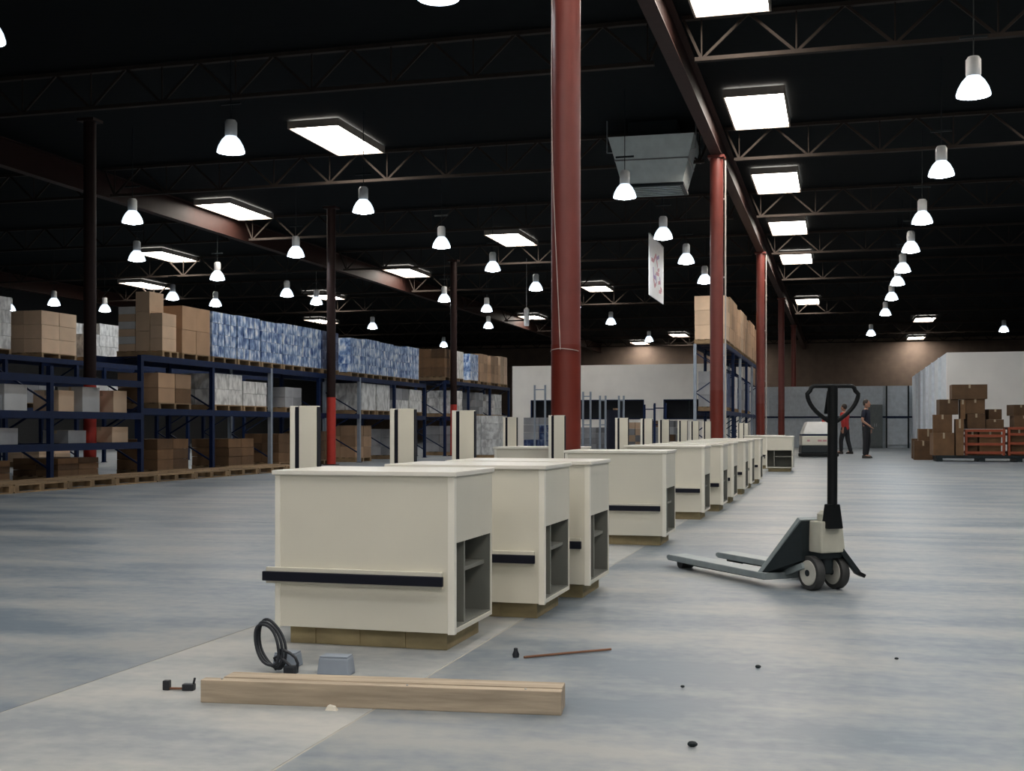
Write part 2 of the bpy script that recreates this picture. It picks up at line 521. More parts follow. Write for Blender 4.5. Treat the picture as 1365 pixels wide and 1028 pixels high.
for x, y in ((-14.2, 22.0), (-13.07, 27.4), (-12.9, 38.5), (-12.5, 42.2), (-14.5, 49.2)):
    lamp(x, y, 'glowing high bay lamp over the racked blue bottle packs', 'lamps over the front blue rack')
for x, y in ((-17.3, 27.0), (-17.3, 31.1), (-17.3, 35.6), (-17.45, 38.2), (-19.4, 48.2), (-21.4, 35.5), (-21.1, 37.8), (-20.1, 59.9),
             (-26.4, 36.1), (-26.0, 38.5), (-29.3, 37.5)):
    lamp(x, y, 'small distant high bay lamp beyond the front blue rack', 'lamps over the back racks')
for x in (6.5, -9.1, -3.85, 1.65):
    for y in (-8.0, -3.0):
        lamp(x, y, 'high bay lamp behind the open floor end', 'lamps behind the camera side')
for x, y in ((7.0, 3.0), (7.0, 9.0), (7.0, 15.0), (6.5, 21.0), (5.4, 28.0), (5.5, 33.9), (8.5, 36.5)):
    lamp(x, y, 'unseen high bay lamp added to brighten the bare concrete and white office', 'added lamps on the bare side')  # out of view lamps added to brighten the right floor and office front

t = thing('pendant_cylinder', 'slim white cylinder hanging on a long rod beside the red column', 'lamp', (-11.2, 43.0, 4.7))
MB().lathe([(0, 0), (0.09, 0), (0.1, 0.05), (0.1, 0.62), (0.04, 0.68), (0, 0.68)], 14).build('housing', M['ballast'], t, smooth=True)
MB().tube([(0, 0, 0.66), (0, 0, 2.5)], 0.012, 6).build('hanger_rod', M['steel'], t)

# ------------------------------------------------------------------ rooms at the back
OY = 52.0
def wall_with_openings():
    # white office front, X -14.2 .. -4.0, z 0 .. 3.69, two long dark hatches
    xs_ = [-14.2, -13.35, -8.25, -7.4, -5.2, -4.0]
    b = MB()
    z0, z1 = 1.30, 2.16
    b.box(-14.2, -4.0, OY, OY + 0.15, 0, z0)
    b.box(-14.2, -4.0, OY, OY + 0.15, z1, 3.69)
    for i in (0, 2, 4):
        b.box(xs_[i], xs_[i + 1], OY, OY + 0.15, z0, z1)
    return b
struct(wall_with_openings().build('wall_office', M['wall_white']))
struct(MB().box(-14.2, -14.05, OY + 0.15, 58, 0, 3.69).build('wall_office_left', M['wall_white']))
struct(MB().box(-4.15, -4.0, OY + 0.15, 58, 0, 3.69).build('wall_office_right', M['wall_white']))
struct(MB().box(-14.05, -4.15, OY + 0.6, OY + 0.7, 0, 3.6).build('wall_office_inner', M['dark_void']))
for n, (a, b_) in enumerate(((-13.35, -8.25), (-7.4, -5.2))):
    w = MB()
    for z in (1.30, 2.12):
        w.box(a, b_, OY - 0.02, OY + 0.17, z, z + 0.04)
    for x in (a, b_ - 0.04):
        w.box(x, x + 0.04, OY - 0.02, OY + 0.17, 1.34, 2.12)
    o = struct(w.build('window_%d' % (n + 1), M['rack_blue']))
    k = 5 if n == 0 else 2
    for i in range(1, k):
        xx = a + (b_ - a) * i / k
        bxo('mullion', (0.04, 0.05, 0.78), M['jack_dark'], o, (xx, OY + 0.06, 1.34))

# grey sheet metal partition
pt = struct(MB().box(-4.0, 3.17, 57.7, 57.85, 0, 2.85).build('wall_partition', M['corrugated']))
x = -3.9
while x < 3.05:
    bxo('sheet_rib', (0.06, 0.05, 2.83), M['corrugated'], pt, (x, 57.67, 0.01))
    x += 0.32
for z in (1.38,):
    MB().box(-4.0, 3.17, 57.62, 57.66, z, z + 0.08).build('rail', M['rack_blue'], pt)
dr = struct(MB().box(2.05, 3.0, 57.58, 57.61, 0.15, 2.75).build('door_1', M['corrugated']))
for xx in (2.05, 3.0):
    bxo('door_frame', (0.07, 0.06, 2.85), M['jack_dark'], dr, (xx, 57.6, 0))
MB().box(2.05, 3.0, 57.55, 57.58, 1.36, 1.46).build('door_rail', M['rack_blue'], dr)

# white office on the right
struct(MB().box(3.17, X1, 39.2, 39.4, 0, 3.25).build('wall_right_office', M['wall_white']))
sw = struct(MB().box(3.17, 3.37, 39.4, 57.7, 0, 3.25).build('wall_right_office_side', M['corrugated']))
for y in (41.5, 44.5, 47.5, 50.5, 53.5):
    bxo('pilaster', (0.1, 0.25, 3.2), M['corrugated'], sw, (3.13, y, 0.01))
c = thing('steel_cabinet', 'tall grey green steel cabinet against the sheet metal partition', 'cabinet', (1.55, 57.2, 0))
bxo('body', (0.62, 0.5, 1.98), M['cabinet'], c)
for s in (-1, 1):
    d = bxo('door', (0.29, 0.02, 1.85), M['cabinet'], c, (s * 0.152, -0.262, 0.08))
    bxo('handle', (0.02, 0.03, 0.14), M['steel'], d, (-s * 0.11, -0.02, 0.9))

# ------------------------------------------------------------------ checkout counters
LW = 0.82
def make_counter(W, D, post_dx=0.0):
    """origin at the floor under the right front corner; x runs to the right, y to the back"""
    t = put('checkout_counter', None)
    H0, H1 = 0.078, 0.735
    P = lambda n, b, m, par=t, bv=0.002: b.build(n, M[m], par, bevel=bv)
    base = P('plinth', MB().box(-W + 0.05, -0.05, 0.05, D - 0.05, 0, H0 - 0.001), 'plywood')
    for k in range(3):
        xx = -W + 0.16 + k * (W - 0.2) / 3
        MB().box(xx, xx + 0.012, 0.042, 0.05, 0.004, H0 - 0.006).build('batten', M['plywood'], base)
    P('front_panel', MB().box(-W + 0.025, -0.03, 0.004, 0.024, H0, H1), 'laminate')
    P('end_stile', MB().box(-0.03, 0.0, 0.0, 0.03, H0 - 0.004, H1), 'laminate_edge')
    P('end_stile', MB().box(-W, -W + 0.025, 0.0, 0.03, H0 - 0.004, H1), 'laminate_edge')
    P('back_panel', MB().box(-W, 0.0, D - 0.02, D, H0, H1), 'laminate')
    P('side_panel', MB().box(-W, -W + 0.02, 0.03, D - 0.02, H0, H1), 'laminate')
    P('apron', MB().box(-0.02, 0.0, 0.03, D - 0.02, 0.455, H1), 'laminate')
    P('bottom_board', MB().box(-W + 0.02, 0.0, 0.03, D - 0.02, H0, H0 + 0.02), 'laminate')
    P('divider', MB().box(-0.34, -0.012, D * 0.30, D * 0.30 + 0.018, H0 + 0.02, 0.455), 'laminate_shaded')
    P('inner_board', MB().box(-0.36, -0.34, 0.03, D - 0.02, H0 + 0.02, 0.46), 'laminate_shaded')
    P('shade_lining_back', MB().box(-0.34, -0.004, D - 0.026, D - 0.02, H0 + 0.02, 0.455), 'laminate_shaded', bv=0)
    P('shade_lining_floor', MB().box(-0.34, -0.004, 0.03, D - 0.026, H0 + 0.02, H0 + 0.026), 'laminate_shaded', bv=0)  # thin dark sheets lining the opening, painted as its shade
    P('shelf', MB().box(-0.34, -0.03, D * 0.30 + 0.018, D - 0.02, 0.315, 0.333), 'laminate_shaded')
    P('counter_top', MB().box(-W - 0.01, 0.01, -0.012, D + 0.01, H1, H1 + 0.02), 'counter_top', bv=0.004)
    led = P('bumper_ledge', MB().box(-W - 0.035, -0.05, -0.016, 0.004, 0.265, 0.335), 'laminate')
    MB().box(-W - 0.045, -0.042, -0.034, -0.016, 0.277, 0.318).build('rubber_strip', M['bumper'], led, bevel=0.004)
    pst = MB().box(-W - 0.062 + post_dx, -W + 0.03 + post_dx, D + 0.012, D + 0.055, 0.0, 1.045).build('post_panel', M['laminate'], t, bevel=0.002)
    MB().box(-W - 0.085 + post_dx, -W - 0.063 + post_dx, D + 0.018, D + 0.05, 0.0, 1.04).build('dark_channel', M['bumper'], pst)
    MB().box(-W - 0.11 + post_dx, -W - 0.085 + post_dx, D + 0.012, D + 0.055, 0.0, 1.045).build('post_edge', M['laminate_edge'], pst, bevel=0.002)
    MB().box(-W + 0.03 + post_dx, -W + 0.036 + post_dx, D + 0.016, D + 0.05, 0.0, 1.04).build('post_seam', M['bumper'], pst)
    return t
k0 = make_counter(0.82, 0.56, -0.095)
k0.location = (-1.55, 4.76, 0)
tag(k0, 'cream checkout counter with black bumper strip, beside the timber and coiled cable', 'counter')
def counter(x, y, label, group=None, rz=0.0):
    t = copy_tree(k0)
    t.location = (x, y, 0)
    t.rotation_euler = (0, 0, rz)
    if 'group' in t:
        del t['group']
    return tag(t, label, 'counter', group)
counter(-1.39, 5.685, 'cream checkout counter directly behind the one beside the timber')
kc = counter(-1.32, 6.44, 'cream checkout counter third in the row, with the widest gap behind it')
for o in kc.children:
    if o.name.startswith('post_panel'):
        o.location.x = 0.045
kc = counter(-1.33, 9.485, 'cream checkout counter just in front of the thick red column')
for o in kc.children:
    if o.name.startswith('post_panel'):
        o.location.x = -0.07
kc = counter(-2.37, 11.02, 'cream checkout counter pushed out of line behind the thick red column')
for o in kc.children:
    if o.name.startswith('post_panel'):
        o.location.x = 0.13
gg = 'counters in the long row'
for i, (x, y) in enumerate(((-1.33, 12.28), (-1.26, 13.55), (-1.275, 15.1), (-1.28, 17.07), (-1.31, 18.82), (-1.28, 20.38), (-1.30, 27.9), (-1.30, 29.4))):
    counter(x, y, '%s cream checkout counter in the row past the thick red column' % ORD[i] if i < 6 else '%s cream checkout counter beyond the one turned sideways' % ORD[i - 6], gg)
kt = counter(-1.53, 26.1, 'checkout counter turned sideways with its dark open shelf facing the near counters', None, R(-90))
for o in [o for o in kt.children if o.name.startswith('post_panel')]:
    for q_ in list(o.children):
        bpy.data.objects.remove(q_)
    bpy.data.objects.remove(o)

# ------------------------------------------------------------------ pallet jack
J = thing('pallet_jack', 'grey hand pallet jack with upright black handle parked beside the counters', 'pallet jack', (-0.092, 7.20, 0), R(128))
for s in (-1, 1):
    y0 = s * 0.195
    fk = MB()
    fk.hexa([(0.22, y0 - 0.08, 0.045), (1.33, y0 - 0.07, 0.045), (1.33, y0 + 0.07, 0.045), (0.22, y0 + 0.08, 0.045),
             (0.22, y0 - 0.08, 0.085), (1.33, y0 - 0.07, 0.085), (1.33, y0 + 0.07, 0.085), (0.22, y0 + 0.08, 0.085)])
    f = fk.build('fork', M['jack'], J, bevel=0.006)
    tip = MB().hexa([(1.33, y0 - 0.07, 0.045), (1.41, y0 - 0.035, 0.05), (1.41, y0 + 0.035, 0.05), (1.33, y0 + 0.07, 0.045),
                     (1.33, y0 - 0.07, 0.085), (1.41, y0 - 0.035, 0.068), (1.41, y0 + 0.035, 0.068), (1.33, y0 + 0.07, 0.085)])
    tip.build('fork_tip', M['jack'], f, bevel=0.004)
    MB().lathe([(0, -0.045), (0.036, -0.045), (0.036, 0.045), (0, 0.045)], 16, 'y', (1.22, y0, 0.0365)).build('load_roller', M['tyre'], f, smooth=True)
    MB().bar((0.3, y0, 0.04), (1.2, y0, 0.036), 0.02).build('push_rod', M['jack_dark'], f)
# inclined fork frame: pale front plate, dark triangular sides
fr = MB().hexa([(0.265, -0.275, 0.05), (0.285, -0.275, 0.07), (0.285, 0.275, 0.07), (0.265, 0.275, 0.05),
                (0.035, -0.14, 0.405), (0.06, -0.14, 0.42), (0.06, 0.14, 0.42), (0.035, 0.14, 0.405)]).build('front_plate', M['jack'], J, bevel=0.004)
MB().hexa([(0.255, -0.266, 0.07), (0.255, 0.266, 0.07), (0.03, 0.132, 0.17), (0.03, -0.132, 0.17),
           (0.252, -0.262, 0.082), (0.252, 0.262, 0.082), (0.034, 0.132, 0.398), (0.034, -0.132, 0.398)]).build('side_gusset', M['jack_dark'], J)
MB().box(0.19, 0.27, -0.27, 0.27, 0.045, 0.085).build('cross_member', M['jack'], J, bevel=0.005)
# worn lettering along the front plate: short dark strokes
d = Vector((0.285 - 0.06, 0, 0.07 - 0.42)).normalized()
nrm = Vector((-d.z, 0, d.x))
if nrm.x < 0:
    nrm = -nrm
lt = MB()
for k in range(8):
    q = Vector((0.06, 0.0, 0.42)) + d * (0.075 + k * 0.034) + nrm * 0.003
    for (dy, dl, wy, wl) in ((-0.028, 0, 0.008, 0.024), (0.028, 0.0, 0.008, 0.024), (0, -0.009 if k % 2 else 0.009, 0.056, 0.006)):
        cpt = q + Vector((0, dy, 0)) + d * dl
        a = cpt - d * wl / 2
        b_ = cpt + d * wl / 2
        lt.bar(a, b_, wy, 0.002, up=nrm)
lt.build('worn_lettering', M['jack_dark'], fr)
MB().hexa([(-0.09, -0.085, 0.22), (0.03, -0.085, 0.22), (0.03, 0.085, 0.22), (-0.09, 0.085, 0.22),
           (-0.075, -0.075, 0.40), (0.04, -0.075, 0.40), (0.04, 0.075, 0.40), (-0.075, 0.075, 0.40)]).build('pump_body', M['jack_pale'], J, bevel=0.01)
MB().lathe([(0, 0.40), (0.05, 0.40), (0.05, 0.44), (0.03, 0.46), (0, 0.46)], 18, 'z', (-0.02, 0, 0)).build('pump_cap', M['jack_pale'], J, smooth=True)
MB().lathe([(0, 0.10), (0.045, 0.10), (0.045, 0.22), (0, 0.22)], 16, 'z', (-0.01, 0, 0)).build('pump_ram', M['jack_dark'], J, smooth=True)
MB().box(-0.07, 0.08, -0.075, 0.075, 0.185, 0.225).build('steer_yoke', M['jack_dark'], J, bevel=0.006)
for s in (-1, 1):
    wh = MB().lathe([(0.074, -0.026), (0.095, -0.026), (0.1, -0.018), (0.1, 0.018), (0.095, 0.026), (0.074, 0.026), (0.074, -0.026)], 30, 'y', (0, s * 0.085, 0.1)).build('steer_wheel', M['tyre'], J, smooth=True)
    MB().lathe([(0.018, -0.03), (0.072, -0.03), (0.076, -0.02), (0.076, 0.02), (0.072, 0.03), (0.018, 0.03), (0.018, -0.03)], 30, 'y', (0, s * 0.085, 0.1)).build('wheel_hub', M['hub'], wh, smooth=True)
    MB().lathe([(0, -0.034), (0.019, -0.034), (0.019, 0.034), (0, 0.034)], 14, 'y', (0, s * 0.085, 0.1)).build('axle_nut', M['jack_dark'], wh, smooth=True)
    MB().bar((0.26, s * 0.12, 0.06), (0.03, s * 0.12, 0.14), 0.025, 0.035).build('lift_link', M['jack'], J)
MB().tube([(0, -0.12, 0.1), (0, 0.12, 0.1)], 0.014, 10).build('axle', M['jack_dark'], J, smooth=True)
pd = MB()
pd.bar((-0.06, -0.07, 0.235), (-0.095, -0.165, 0.10), 0.055, 0.03)
pd.build('release_pedal', M['jack_dark'], J, bevel=0.004)
MB().bar((-0.092, -0.158, 0.103), (-0.104, -0.198, 0.082), 0.075, 0.022).build('pedal_pad', M['black'], J, bevel=0.004)
hd = MB()
hd.hexa([(-0.115, -0.05, 0.36), (-0.04, -0.05, 0.36), (-0.04, 0.05, 0.36), (-0.115, 0.05, 0.36),
         (-0.105, -0.035, 0.50), (-0.05, -0.035, 0.50), (-0.05, 0.035, 0.50), (-0.105, 0.035, 0.50)])
hd.build('handle_socket', M['black'], J, bevel=0.006)
MB().tube([(-0.078, 0, 0.46), (-0.082, 0, 1.175)], 0.029, 14).build('handle_shaft', M['black'], J, smooth=True)
yr = Vector((0, 1, 0))
lp = []
for k in range(41):
    u = k / 40 * 2 - 1
    au = abs(u)
    sg = 1 if u > 0 else -1
    if au < 0.42:
        yy, zz = sg * au / 0.42 * 0.105, 1.178
    elif au < 0.56:
        v = (au - 0.42) / 0.14
        yy, zz = sg * (0.105 + 0.025 * math.sin(v * math.pi / 2)), 1.178 - 0.03 * (1 - math.cos(v * math.pi / 2))
    else:
        v = (au - 0.56) / 0.44
        yy = sg * (0.13 * (1 - v ** 2.2) + 0.018)
        zz = 1.148 - 0.175 * v
    lp.append((-0.082, yy, zz))
# the loop stands across the lens axis of the lane: turned on the shaft
lpo = MB().tube([(x + 0.082, y, z) for x, y, z in lp], 0.0125, 10).build('handle_loop', M['black'], J, (-0.082, 0, 0), (0, 0, R(-22)), smooth=True)
MB().bar((-0.05, 0, 1.15), (-0.02, 0, 1.02), 0.02, 0.012).build('control_lever', M['black'], J)

# ------------------------------------------------------------------ things on the floor
tb = thing('timber_beam', 'doubled timber beam lying on the concrete in front of the counter', 'timber', (-1.495, 3.765, 0), math.atan2(0.14, 1.23))
MB().box(-0.62, 0.62, -0.02, 0.024, 0.0, 0.078).build('plank', M['timber'], tb, bevel=0.003)
MB().box(-0.555, 0.618, 0.026, 0.115, 0.0, 0.081).build('plank', M['timber'], tb, bevel=0.003)
for xx in (-0.55, 0.1, 0.5):
    MB().lathe([(0, 0), (0.004, 0), (0.004, 0.004), (0, 0.004)], 8, 'z', (xx, 0.0, 0.0775)).build('nail_head', M['steel'], tb)

cc = thing('coiled_cable', 'black cable coil with loose ends leaning against the grey box', 'cable', (-2.05, 4.20, 0))
for k in range(3):
    pts = []
    for j in range(36):
        t = 2 * math.pi * j / 36
        rr = 0.062 + 0.004 * k
        px = rr * math.cos(t) * 0.75
        pz = rr * math.sin(t) * 1.25
        pts.append((-0.075 + px + pz * -0.35 + 0.006 * k, 0.012 * k + pz * 0.25, 0.105 + pz + 0.004 * math.sin(3 * t + k)))
    MB().tube(pts, 0.006, 7, closed=True).build('cable_loop', M['rubber'], cc, smooth=True)
for k, (dx, hz) in enumerate(((0.05, 0.055), (0.08, 0.075), (0.02, 0.045))):
    pts = [(-0.04 + dx * j / 9 + 0.02 * math.sin(j * 0.9 + k), 0.01 * k, 0.012 + hz * math.sin(math.pi * j / 9)) for j in range(10)]
    MB().tube(pts, 0.006, 7).build('cable_end', M['rubber'], cc, smooth=True)
MB().box(0.0, 0.05, -0.015, 0.02, 0.0, 0.03).build('plug', M['rubber'], cc, bevel=0.006)

def jbox(x, y, w, h, label):
    t = thing('junction_box', label, 'box', (x, y, 0), R(4))
    MB().hexa([(-w / 2, -0.04, 0), (w / 2, -0.04, 0), (w / 2, 0.04, 0), (-w / 2, 0.04, 0),
               (-w * 0.44, -0.035, h), (w * 0.44, -0.035, h), (w * 0.44, 0.035, h), (-w * 0.44, 0.035, h)]).build('body', M['blue_grey'], t, bevel=0.006)
    MB().box(-w * 0.42, w * 0.42, -0.033, 0.033, h, h + 0.006).build('cover', M['blue_grey'], t, bevel=0.002)
jbox(-2.10, 4.33, 0.10, 0.052, 'blue grey box half hidden behind the black cable coil')
jbox(-1.855, 4.24, 0.13, 0.066, 'blue grey box behind the timber, right beside the cable coil')

cl = thing('pipe_clamp', 'small rusty pipe clamp lying off the end of the timber', 'clamp', (-2.28, 3.83, 0), R(10))
MB().bar((-0.05, 0, 0.006), (0.05, 0, 0.006), 0.012, 0.006).build('strap', M['rust'], cl)
MB().box(-0.06, -0.035, -0.012, 0.012, 0, 0.035).build('jaw', M['rubber'], cl, bevel=0.004)
MB().box(0.012, 0.055, -0.014, 0.014, 0, 0.024).build('jaw', M['rubber'], cl, bevel=0.004)
MB().tube([(0.05, 0, 0.02), (0.056, 0, 0.045)], 0.004, 6).build('screw', M['rubber'], cl)

pl = MB().lathe([(0, 0), (0.013, 0), (0.015, 0.012), (0.009, 0.026), (0.008, 0.038), (0, 0.04)], 12).build('rubber_plug', M['rubber'], None, (-1.28, 4.74, 0), smooth=True)
tag(pl, 'tiny black plug standing on the concrete near the thin rod', 'plug')
rd = MB().tube([(-1.24, 4.72, 0.006), (-1.1, 4.845, 0.006), (-0.93, 4.98, 0.007)], 0.005, 7).build('thin_rod', M['rust'], None, smooth=True)
tag(rd, 'thin rusty rod lying on the concrete beside the tiny black plug', 'rod')
ch = MB().hexa([(-0.02, -0.012, 0), (0.022, -0.01, 0), (0.018, 0.014, 0), (-0.016, 0.012, 0), (-0.012, -0.008, 0.016), (0.014, -0.006, 0.012), (0.01, 0.008, 0.014), (-0.01, 0.008, 0.018)]).build('wood_chip', M['chip'], None, (-1.63, 3.69, 0))
tag(ch, 'pale wood chip on the floor against the timber face', 'chip')
for (x, y, sx) in ((-0.31, 4.78, 0.012), (0.22, 5.1, 0.009), (-0.42, 3.55, 0.016), (-0.55, 4.35, 0.008), (-3.9, 8.2, 0.012)):
    pb = MB().ball((0, 0, sx * 0.5), sx, sx * 0.8, sx * 0.55, 7, 5).build('pebble', M['jack_dark'], None, (x, y, 0))
    tag(pb, 'small dark pebble lying loose on the bare concrete', 'pebble', 'loose pebbles on the floor')

# ------------------------------------------------------------------ racks
def rack(name_label, x0, x1, ys, bays, post_h, beam_mat='rack_blue', post_mats=None):
    """x0 is the back, x1 the face towards the open floor; bays: beam heights per bay"""
    t = thing('pallet_rack', name_label, 'rack', (x1, ys[0], 0))
    dx = x0 - x1
    for i, y in enumerate(ys):
        h = post_h[i]
        yy = y - ys[0]
        pm = M[(post_mats or {}).get(i, beam_mat)]
        for xx in (-0.045, dx + 0.045):
            bxo('upright_post', (0.08, 0.09, h), pm, t, (xx, yy, 0))
            bxo('foot_plate', (0.13, 0.13, 0.012), M['rack_blue'], t, (xx, yy, 0))
        z = 0.25
        k = 0
        while z < h - 0.5:
            a = (-0.06, yy, z) if k % 2 == 0 else (dx + 0.06, yy, z)
            b = (dx + 0.06, yy, z + 0.55) if k % 2 == 0 else (-0.06, yy, z + 0.55)
            MB().bar(a, b, 0.03).build('brace', M['rack_blue'], t)
            z += 0.55
            k += 1
    for i in range(len(ys) - 1):
        L = ys[i + 1] - ys[i] - 0.09
        ym = (ys[i] + ys[i + 1]) / 2 - ys[0]
        for z in bays[i]:
            for xx in (-0.03, dx + 0.03):
                bxo('beam', (0.05, L, 0.12), M[beam_mat], t, (xx, ym, z - 0.12))
            for yy in (-L / 3, -L / 9, L / 9, L / 3):
                bxo('deck_bar', (abs(dx) - 0.12, 0.08, 0.025), M['rack_blue'], t, (dx / 2, ym + yy, z - 0.03))
    return t

def pallet_mesh(w, d):
    b = MB()
    for k in range(5):
        x = -w / 2 + 0.05 + k * (w - 0.1) / 4
        b.box(x - 0.05, x + 0.05, -d / 2, d / 2, 0.1, 0.12)
    for k in range(3):
        y = -d / 2 + 0.04 + k * (d - 0.08) / 2
        b.box(-w / 2, w / 2, y - 0.035, y + 0.035, 0.02, 0.1)
        b.box(-w / 2, w / 2, y - 0.05, y + 0.05, 0.0, 0.02)
    return b.mesh('pallet', M['pallet'])
_pm = {}
def pload(loc, w, d, h, nx, ny, nz, m, label, group=None, gap=0.012, jit=0.012, taper=0.0, piece='carton', skip=0.0):
    t = thing('pallet_load', label, 'pallet load', loc, 0, group)
    if (w, d) not in _pm:
        _pm[(w, d)] = pallet_mesh(w, d)
    put('pallet', _pm[(w, d)], t)
    cw, cd, chh = w / nx, d / ny, (h - 0.12) / nz
    for k in range(nz):
        for i in range(nx):
            for j in range(ny):
                if k == nz - 1 and random.random() < skip:
                    continue
                mm = m if isinstance(m, str) else random.choice(m)
                bxo(piece, (cw - gap, cd - gap, chh - 0.006), M[mm], t,
                    (-w / 2 + (i + 0.5) * cw + random.uniform(-jit, jit) * 0.4, -d / 2 + (j + 0.5) * cd + random.uniform(-jit, jit) * 0.3, 0.12 + k * chh))
    return t

# front rack on the left
YA = [14.4, 17.05, 19.7, 22.33, 24.96, 27.6, 30.2, 32.85, 35.5]
rack('dark blue pallet rack loaded with blue bottle packs, facing the open floor', -13.6, -12.5, YA,
     [(0.67, 1.21, 1.80), (0.67, 1.21, 1.80)] + [(1.30, 2.30)] * 6, [1.95, 1.95, 2.29] + [2.29] * 6, post_mats={4: 'rack_grey', 6: 'rack_grey'})
XA = -13.05
for k in range(11):
    y = 22.33 + 0.55 + k * 1.095 if k < 6 else 29.62 + 0.54 + (k - 6) * 1.085
    dark = k in (5,)
    pload((XA, y, 2.30), 1.0, 1.04, 1.06 + random.uniform(-0.03, 0.03), 2, 4, 4, 'film_dark' if dark else 'film',
          'darker blue wrapped bottle packs amid the pale ones on the top beam' if dark else 'blue and white bottle packs on the top beam, %s load from the large brown cartons' % ORD[k],
          None if dark else 'blue bottle pack loads', gap=0.02, piece='bottle_pack')
tk = thing('pallet_load', 'stepped tan carton stacks at the end of the top beam', 'pallet load', (XA, 20.75, 2.30))
put('pallet', pallet_mesh(1.0, 0.6), tk)
for k in range(6):
    bxo('flat_box', (0.36, 0.5, 0.14), M['carton_white' if k % 2 else 'carton_tan'], tk, (-0.31, 0, 0.12 + k * 0.145))
for k in range(3):
    bxo('carton', (0.30, 0.5, 0.38), M['carton_tan'], tk, (0.04, 0, 0.12 + k * 0.385))
for k in range(3):
    bxo('carton', (0.26, 0.5, 0.24), M['carton_tan'], tk, (0.34, 0, 0.12 + k * 0.245))
pload((XA, 21.72, 2.30), 1.0, 1.1, 1.06, 2, 2, 2, 'carton', 'large plain brown cartons on the top beam next to the blue packs')
pload((XA, 23.1, 1.30), 0.95, 1.2, 0.78, 2, 2, 2, 'film_white', 'white wrapped load under the first blue bottle packs', 'white loads on the lower beam')
pload((XA, 24.3, 1.30), 0.95, 1.1, 0.66, 2, 2, 2, 'film_white', 'white wrapped load under the first blue bottle packs', 'white loads on the lower beam')
pload((XA, 26.3, 1.30), 0.9, 0.9, 0.6, 2, 2, 2, 'carton_grey', 'dim grey cartons on the lower beam behind the grey upright')
pload((XA, 31.0, 1.30), 0.95, 1.0, 0.86, 2, 2, 1, 'film_white', 'tall white wrapped load in the middle of the lower beam', 'tall white loads on the lower beam')
pload((XA, 32.1, 1.30), 0.95, 1.0, 0.86, 2, 2, 1, 'film_white', 'tall white wrapped load in the middle of the lower beam', 'tall white loads on the lower beam')
pload((XA, 33.6, 1.30), 0.95, 1.1, 0.8, 2, 2, 2, ['carton_grey', 'film_white'], 'grey and white cartons near the end of the lower beam', 'grey white loads on the lower beam')
pload((XA, 34.8, 1.30), 0.95, 1.1, 0.8, 2, 2, 2, ['carton_grey', 'film_white'], 'grey and white cartons near the end of the lower beam', 'grey white loads on the lower beam')
pload((XA, 21.0, 1.30), 0.9, 1.2, 0.7, 2, 2, 2, ['carton', 'carton_dark'], 'mixed brown cartons on the lower beam beneath the large brown cartons')
# floor level of the same rack; several dark loads added to darken its depth
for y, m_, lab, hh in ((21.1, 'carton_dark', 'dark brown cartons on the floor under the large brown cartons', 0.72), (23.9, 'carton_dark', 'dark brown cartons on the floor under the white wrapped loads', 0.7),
                       (26.3, 'carton_dark', 'dark cartons added to darken the floor under the dim grey cartons', 0.8), (28.3, 'carton_dark', 'dark cartons added to darken the floor before the rack column', 0.85),
                       (15.7, 'carton_dark', 'low dark cartons added to darken the open end of the low bays', 0.42), (18.05, 'carton_dark', 'low dark cartons added to darken the floor beside the red column base', 0.42),
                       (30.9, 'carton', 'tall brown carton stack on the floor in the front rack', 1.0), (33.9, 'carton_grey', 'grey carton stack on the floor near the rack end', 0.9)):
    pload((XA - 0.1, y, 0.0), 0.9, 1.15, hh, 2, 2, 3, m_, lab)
# low bays at the left edge
def carton(x, y, z, w, d, h, m, label, group=None, rz=0.0):
    o = bxo('carton', (w, d, h), M[m], None, (x, y, z), (0, 0, rz))
    tag(o, label, 'carton', group)
    bxo('tape', (0.05, d + 0.002, 0.003), M['tape'], o, (0, 0, h - 0.001))
    bxo('tape', (0.05, 0.002, h * 0.25), M['tape'], o, (0, -d / 2 - 0.001, h * 0.75))
    return o
for i, (y, z, d, h, m_) in enumerate(((15.35, 1.21, 0.5, 0.46, 'carton_white'), (16.4, 1.21, 0.55, 0.42, 'carton_white'), (15.9, 1.21, 0.35, 0.25, 'carton_grey'), (18.4, 1.21, 0.5, 0.44, 'carton_white'),
                                      (19.28, 1.21, 0.42, 0.40, 'carton_tan'), (17.7, 1.21, 0.42, 0.36, 'carton_tan'),
                                      (15.3, 0.67, 0.55, 0.34, 'carton_white'), (16.2, 0.67, 0.5, 0.26, 'carton_grey'), (18.0, 0.67, 0.5, 0.22, 'carton_grey'), (19.28, 0.67, 0.5, 0.28, 'carton_tan'))):
    lab = ('small %s carton on the low shelves of the left rack bays' % {'carton_white': 'white', 'carton_tan': 'tan', 'carton_grey': 'grey'}[m_])
    carton(-12.95, y, z, 0.5, d, h, m_, lab, lab.split(' carton')[0] + ' cartons on the low shelves')

